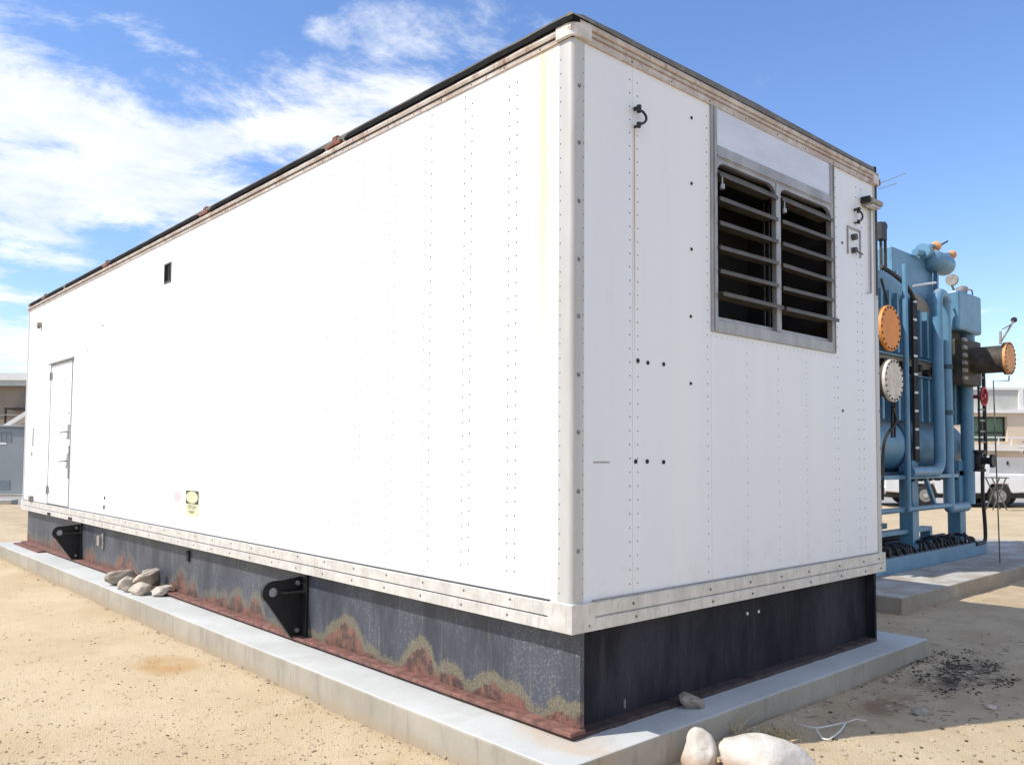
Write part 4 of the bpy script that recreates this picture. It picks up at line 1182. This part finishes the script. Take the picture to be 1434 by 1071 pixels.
cm().tube([Y(1234, 390, 1.5), Y(1243, 425, 1.5)], .016, 6).build('black_hose', 'black_rubber', ch)
q = Y(1240, 372, 1.9)
m = cm(); m.tube([(q.x, 1.9, 4.0), (q.x, 1.9, Y(1240, 320, 1.9).z)], .022, 8); m.tube([(q.x + .06 * cos(t), 1.9, Y(1240, 317, 1.9).z + .05 * sin(t)) for t in [k * pi / 6 for k in range(13)]], .012, 6); m.build('rod_with_eye', 'black_rubber', ch)
q = Y(1236, 322, 1.9); m = cm(); m.box(q.x - .15, q.x + .02, 1.85, 1.95, q.z - .15, q.z + .08); m.beam((q.x - .06, 1.9, 3.95), (q.x - .06, 1.9, q.z - .15), .03); m.build('sensor_box', 'black_rubber', ch)
cm().box(6.7, q0.x - .02, 1.75, 2.6, 3.79, 4.12).build('top_step', 'blue_paint', ch, bevel=.02)
# low pipe run and channel frame between the legs
a = Y(1240, 716, 1.52); b = Y(1330, 708, 1.52); cm().tube([(6.6, 1.52, a.z), (b.x, 1.52, a.z)], .035, 10).build('low_pipe', 'blue_paint', ch, smooth=40)
m = cm(); x0, x1 = 7.35, 9.15; m.box(x0, x1, 1.72, 1.86, .64, .70); m.box(x1 - .08, x1, 1.72, 1.86, zt + .191, .64); m.box(x0, x0 + .08, 1.72, 1.86, zt + .191, .64); m.box(x0, x1, 2.35, 2.45, .62, .70); m.build('channel_frame', 'blue_paint', ch, bevel=.006)
cm().beam((8.62, 1.6, 1.40), (8.95, 1.6, .98), .05).build('brace', 'blue_paint', ch)
m = cm(); m.tube([(6.6, 2.0, zt + .22), (10.3, 2.0, zt + .24)], .05, 10); m.tube([(6.6, 2.3, zt + .32), (10.0, 2.3, zt + .30)], .035, 8); m.build('floor_pipe', 'black_rubber', ch, kind='stuff')
for (y_, z_, r_) in ((1.72, .10, .04), (1.86, .15, .055), (2.55, .20, .06), (2.8, .12, .05)): cm().tube([(6.6, y_, zt + z_), (8.2, y_ + .03, zt + z_ + .02), (10.2, y_ - .02, zt + z_)], r_, 8).build('floor_pipe', 'burnt', ch)
cm().box(6.5, 10.4, 1.63, 3.14, zt + .005, zt + .06).build('drip_tray', 'interior', ch)
random.seed(17)
for k in range(30):
    x = 6.7 + k * .124 + random.uniform(-.06, .06); m = cm(); s_ = random.uniform(.25, .85); zz_ = zt + .215
    pts = [(x, 1.56, zz_), (x + random.uniform(-.05, .08), 1.58, zz_ + .11 * s_), (x + random.uniform(-.1, .25), 1.70 + .05 * random.random(), zz_ + .15 * s_), (x + random.uniform(-.1, .35), 1.85, zz_ + .06 * s_), (x + random.uniform(0, .4), 1.98, zz_ + .02)]
    m.tube(bend(pts, .05, 3), .019, 6); m.tube([(x - .03, 1.56, zz_ - .03), (x + .05, 1.56, zz_ - .03)], .03, 8); m.build('cable_loop', 'black_rubber', ch)
for k in range(6):
    x = 8.25 + .3 * k; m = cm(); z = 1.46
    m.tube(bend([(x, 1.75, z), (x, 1.64, z + .02), (x + .02, 1.60, z - .10), (x + .1, 1.72, z - .10)], .05, 3), .022, 6); m.build('cable_loop', 'black_rubber', ch)
pts = [Y(1250, 570, 1.33), Y(1257, 590, 1.40), Y(1238, 612, 1.45), Y(1236, 650, 1.5), Y(1236, 700, 1.5)]
cm().tube(bend(pts, .15), .018, 6).build('black_hose', 'black_rubber', ch)
m = cm()
for px in (1249, 1253): m.tube([Y(px, 562, 1.4), Y(px, 612, 1.5)], .014, 6)
m.build('black_hose', 'black_rubber', ch)

# ------------------------------------------------------------------ vehicles behind
def frame_at(px, py, face):
    q = P(px, py, 2, .034); return Vector((q.x, q.y, .034)), Vector(face).normalized()


def wheel(m_o, parent, c, ax, r, w_):
    c, ax = Vector(c), Vector(ax)
    a = MB(parent.location); a.tube([c - ax * w_ / 2, c - ax * w_ * .42, c + ax * w_ * .42, c + ax * w_ / 2], r, 28, True, [r * .9, r, r, r * .9]); wh = a.build('wheel', 'tyre', parent, smooth=50)
    a = MB(parent.location); a.tube([c - ax * (w_ / 2 + .01), c + ax * (w_ / 2 + .01)], r * .58, 20); a.build('rim', 'rim', wh, smooth=50)
    a = MB(parent.location); a.tube([c - ax * (w_ / 2 + .03), c + ax * (w_ / 2 + .03)], r * .2, 10); a.build('hub', 'truck_grey', wh)


# flatbed truck seen from the side, its tail towards the chiller
c0, _ = frame_at(1383, 708, (1, 0, 0))
D = Vector((.735, -.678, 0)); Nn = Vector((-D.y, D.x, 0))     # D along the truck to its cab, Nn away from us
tr = thing('flatbed_truck', 'white flatbed lorry with low drop sides parked beyond the chiller', 'truck', c0)


def tb(name, mat, a0, a1, n0, n1, z0, z1, bev=0, parent=None):
    m = MB(c0); c = c0 + D * (a0 + a1) / 2 + Nn * (n0 + n1) / 2 + Vector((0, 0, (z0 + z1) / 2)); m.obox(c, D * (a1 - a0) / 2, Nn * (n1 - n0) / 2, (0, 0, (z1 - z0) / 2))
    return m.build(name, mat, parent or tr, bevel=bev)


for k in range(3): tb('drop_side', 'truck_grey', .12 + 1.18 * k, .12 + 1.18 * k + 1.15, 0, .05, .93, 1.62, .012)
for k in range(3):
    for e in (.55,): tb('side_latch', 'hole_dark', .12 + 1.18 * k + e, .12 + 1.18 * k + e + .06, -.02, .0, 1.38, 1.50)
tb('bed', 'truck_grey', 0, 3.7, .0, 1.9, .82, .925); tb('tail_post', 'truck_white', 0, .10, 0, .10, .75, 1.68); tb('tail_post', 'truck_white', 0, .10, 1.8, 1.9, .75, 1.68)
tb('tail_gate', 'truck_white', 0, .05, .11, 1.79, .93, 1.62); tb('drop_side', 'truck_grey', .12, 3.66, 1.85, 1.9, .93, 1.62)
tb('chassis', 'black_rubber', .1, 5.4, .45, 1.45, .50, .80); tb('mud_guard', 'black_rubber', -.02, .35, .1, .6, .45, .80)
m = MB(c0)
o2 = [(3.9, .5), (3.9, 2.35), (4.9, 2.4), (5.35, 1.55), (5.5, 1.3), (5.5, .5)]
vs = [c0 + D * a + Nn * n_ + Vector((0, 0, z)) for n_ in (0, 1.85) for a, z in o2]; k_ = len(o2)
m.add(vs, [tuple(range(k_)), tuple(range(k_, 2 * k_))[::-1]] + [(i, k_ + i, k_ + (i + 1) % k_, (i + 1) % k_) for i in range(k_)]); m.build('cab', 'truck_white', tr, bevel=.05)
tb('side_window', 'glass_dark', 4.15, 4.85, -.012, .0, 1.6, 2.2)
for a in (.62, 4.6):
    for n_ in (.18, 1.72): wheel(None, tr, c0 + D * a + Nn * n_ + Vector((0, 0, .43)), Nn, .43, .26)

# white pickup seen between the chiller's legs
c1, _ = frame_at(1240, 711, (1, 0, 0))
c1 = c1 + ray(1240, 711).normalized() * 1.0; c1.z = .034
pk = thing('pickup', 'white pickup parked behind the legs of the blue chiller', 'pickup', c1)


def kb(name, mat, a0, a1, n0, n1, z0, z1, bev=0):
    m = MB(c1); c = c1 + D * (a0 + a1) / 2 + Nn * (n0 + n1) / 2 + Vector((0, 0, (z0 + z1) / 2)); m.obox(c, D * (a1 - a0) / 2, Nn * (n1 - n0) / 2, (0, 0, (z1 - z0) / 2))
    return m.build(name, mat, pk, bevel=bev)


m = MB(c1)
o2 = [(0, .48), (0, .92), (.15, 1.04), (1.25, 1.12), (1.95, 1.72), (3.2, 1.74), (3.45, 1.10), (4.9, 1.08), (4.95, .5), (4.2, .45), (4.05, .75), (3.5, .75), (3.35, .45), (1.75, .42), (1.62, .74), (1.05, .74), (.9, .42)]
vs = [c1 + D * a + Nn * n_ + Vector((0, 0, z)) for n_ in (0, 1.8) for a, z in o2]; k_ = len(o2)
bm_f = [tuple(range(k_)), tuple(range(k_, 2 * k_))[::-1]] + [(i, k_ + i, k_ + (i + 1) % k_, (i + 1) % k_) for i in range(k_)]
m.add(vs, bm_f); m.build('body', 'truck_white', pk, bevel=.04)
kb('bumper', 'truck_grey', -.12, .05, .02, 1.78, .40, .62, .03); kb('grille', 'black_rubber', -.02, .03, .35, 1.45, .66, .86)
kb('headlight', 'lamp_lens', -.02, .10, .02, .32, .70, .88, .02); kb('headlight', 'lamp_lens', -.02, .10, 1.48, 1.78, .70, .88, .02)
kb('side_window', 'glass_dark', 1.85, 2.45, -.012, .0, 1.2, 1.6); kb('side_window', 'glass_dark', 2.55, 3.15, -.012, .0, 1.2, 1.6)
kb('underbody', 'black_rubber', .2, 4.8, .2, 1.6, .28, .45)
for a in (1.33, 3.78):
    for n_ in (.12, 1.68): wheel(None, pk, c1 + D * a + Nn * n_ + Vector((0, 0, .36)), Nn, .36, .22)

# trestle by the lorry
q = P(1400, 714, 2, .034); ts = thing('folding_trestle', 'small grey folding trestle standing beside the lorry wheel', 'trestle', q)
for s_ in (0, 1):
    o_ = q + Nn * .35 * s_
    MB(q).beam(o_ - D * .22, o_ + D * .22 + Vector((0, 0, 1.0)), .03).build('leg', 'pole_metal', ts); MB(q).beam(o_ + D * .22, o_ - D * .22 + Vector((0, 0, 1.0)), .03).build('leg', 'pole_metal', ts)
MB(q).beam(q - D * .3 + Vector((0, 0, 1.0)) + Nn * .17, q + D * .3 + Vector((0, 0, 1.0)) + Nn * .17, .4, .03).build('top', 'pole_metal', ts)

# ------------------------------------------------------------------ building on the right
b0 = CAM + ray(1352, 640) * 46; b0.z = 0
bl = thing('office_building', 'cream two storey building with green shuttered window and white balcony', 'building', b0)


def bb(name, mat, a0, a1, n0, n1, z0, z1, bev=0, parent=None):
    m = MB(b0); c = b0 + D * (a0 + a1) / 2 + Nn * (n0 + n1) / 2 + Vector((0, 0, (z0 + z1) / 2)); m.obox(c, D * (a1 - a0) / 2, Nn * (n1 - n0) / 2, (0, 0, (z1 - z0) / 2))
    return m.build(name, mat, parent or bl, bevel=bev)


wz0, wz1 = 2.55, 3.92
bb('wall', 'cream_wall', -9, 14, 0, 8, 0, wz0); bb('wall', 'cream_wall', -9, -.2, 0, 8, wz0, wz1); bb('wall', 'cream_wall', 2.35, 14, 0, 8, wz0, wz1); bb('wall', 'cream_wall', -.2, 2.35, 1.0, 8, wz0, wz1)
bb('wall', 'cream_wall', -9, 14, 0, 8, wz1, 4.28)
bb('cornice', 'white_trim', -9.1, 14.1, -.22, .1, 4.12, 4.30)
bb('parapet', 'pale_wall', -9, 14, .12, 7.9, 4.30, 5.42); bb('parapet_cap', 'white_trim', -9.08, 14.08, .02, 8.0, 5.42, 5.56)
for a in (-6, -3, 3.05): bb('pilaster', 'white_trim', a, a + .25, .02, .12, 4.30, 5.42)
w_ = bb('window', 'green_blind', -.2, 2.35, .30, .36, wz0, wz1)
for a in (-.2, 1.02, 2.28): bb('frame', 'hole_dark', a, a + .07, .24, .30, wz0, wz1, parent=w_)
bb('frame', 'hole_dark', -.2, 2.35, .24, .30, wz1 - .07, wz1, parent=w_); bb('frame', 'hole_dark', -.2, 2.35, .24, .30, wz0 + .45, wz0 + .50, parent=w_)
bb('balcony', 'white_trim', -.1, 2.9, -.75, .0, 2.02, 2.14)
for a in (-.1, .65, 1.4, 2.1, 2.84): bb('rail_post', 'white_trim', a, a + .06, -.75, -.69, 2.14, 2.72)
bb('rail', 'white_trim', -.1, 2.9, -.76, -.68, 2.72, 2.79); bb('rail', 'white_trim', -.1, 2.9, -.74, -.70, 2.22, 2.34)
bb('wall_lamp', 'hole_dark', 3.2, 3.42, -.25, .0, 1.85, 2.1); bb('stair_rail', 'pole_metal', 3.0, 3.9, -.3, -.25, 2.5, 2.55)

# ------------------------------------------------------------------ background on the left
e0 = Vector((3.98, 31.3, 0)); EX = Vector((.745, -.667, 0)); EY = Vector((.667, .745, 0))
cb_ = thing('switchgear_cabinet', 'grey metal switchgear cabinet beyond the far end of the enclosure', 'cabinet', e0)


def eb(o0, root, name, mat, a0, a1, n0, n1, z0, z1, bev=0, parent=None):
    m = MB(o0); c = o0 + EX * (a0 + a1) / 2 + EY * (n0 + n1) / 2 + Vector((0, 0, (z0 + z1) / 2)); m.obox(c, EX * (a1 - a0) / 2, EY * (n1 - n0) / 2, (0, 0, (z1 - z0) / 2))
    return m.build(name, mat, parent or root, bevel=bev)


eb(e0, cb_, 'body', 'cabinet_grey', -6, .9, 0, 2.4, .12, 2.52, .02); eb(e0, cb_, 'roof', 'cabinet_grey', -6.1, 1.0, -.1, 2.5, 2.525, 2.60, .01); eb(e0, cb_, 'plinth', 'concrete', -6.2, 1.1, -.3, 2.6, .0, .118)
for k in range(3):
    for j in range(5): eb(e0, cb_, 'louvre', 'cabinet_mark', -.92 + .17 * k, -.92 + .17 * k + .13, -.02, .0, 2.02 + .07 * j, 2.06 + .07 * j)
for j in range(5): eb(e0, cb_, 'louvre', 'cabinet_mark', -.9, -.45, -.02, .0, .30 + .07 * j, .34 + .07 * j)
eb(e0, cb_, 'label_plate', 'white_trim', -.86, -.62, -.012, .0, 1.90, 1.97); eb(e0, cb_, 'door_seam', 'cabinet_mark', .0, .02, -.006, .0, .2, 2.45)
k0 = Vector((3.2, 27.4, 0))
tag(place(MB(k0).obox(k0 + Vector((-2.4, .5, .08)), EX * 2.6, EY * .18, (0, 0, .10)).build('concrete_kerb', 'concrete', bevel=.02), k0), 'low concrete kerb in front of the grey cabinet', 'kerb')
s0 = CAM + ray(36, 640) * 46; s0.z = 0
sb = thing('tan_building', 'tan flat roofed building with outside stair beyond the grey cabinet', 'building', s0)
eb(s0, sb, 'wall', 'tan_wall', -14, 5, 0, 8, 0, 5.25); eb(s0, sb, 'roof_band', 'white_trim', -14.2, 5.2, -.6, 8.2, 5.55, 5.95); eb(s0, sb, 'fascia', 'pale_wall', -14.2, 5.2, -.5, 8.1, 5.255, 5.545)
eb(s0, sb, 'canopy', 'hole_dark', -.75, .8, -.9, 0, 3.93, 4.02); eb(s0, sb, 'canopy_post', 'hole_dark', -.72, -.64, -.9, -.82, 2.1, 3.93); eb(s0, sb, 'beam_strip', 'cabinet_mark', -.3, .6, -.08, 0, 4.72, 4.80)
eb(s0, sb, 'handrail', 'gauge_grey', -2.0, .5, -.95, -.91, 3.60, 3.65)
MB(s0).beam(s0 + EX * -1.9 + EY * -1.2 + Vector((0, 0, 1.9)), s0 + EX * .9 + EY * -1.2 + Vector((0, 0, 3.7)), .9, .22).build('stair_flight', 'white_trim', sb)
eb(s0, sb, 'wall_pipe', 'gauge_grey', .62, .70, -.12, -.02, 0, 5.2)
t0 = CAM + ray(25, 640) * 60; t0.z = 0
tree = thing('tree', 'dark leafy tree showing above the tan building roof', 'tree', t0)
random.seed(3)
m = MB(t0); m.tube([t0, t0 + Vector((.1, 0, 3)), t0 + Vector((0, .1, 5.6))], .2, 8, True, [.24, .18, .08])
for k in range(5):
    t = k * 1.26; m.tube([t0 + Vector((.05, 0, 3.5 + .3 * k)), t0 + Vector((cos(t) * .8, sin(t) * .8, 5.0 + .25 * k))], .05, 5, True, [.07, .03])
m.build('trunk', 'bark', tree)
m = MB(t0)
for k in range(2600):
    cl = random.choice(((0, 0, 6.5, .75), (.7, .2, 5.9, .6), (-.8, -.1, 5.7, .65), (.2, -.6, 5.8, .7), (-.2, .7, 6.0, .6), (-.35, 0, 6.7, .4)))
    d_ = Vector((random.gauss(0, 1), random.gauss(0, 1), random.gauss(0, .8))).normalized() * cl[3] * random.random() ** .5
    c = t0 + Vector(cl[:3]) + d_; a = Vector((random.gauss(0, 1), random.gauss(0, 1), random.gauss(0, 1))).normalized(); b = a.orthogonal().normalized(); s_ = random.uniform(.05, .11)
    m.add([c - a * s_ * 1.5, c + b * s_ * .6, c + a * s_ * 1.5, c - b * s_ * .6], [(0, 1, 2, 3)])
m.build('crown', 'leaf', tree)
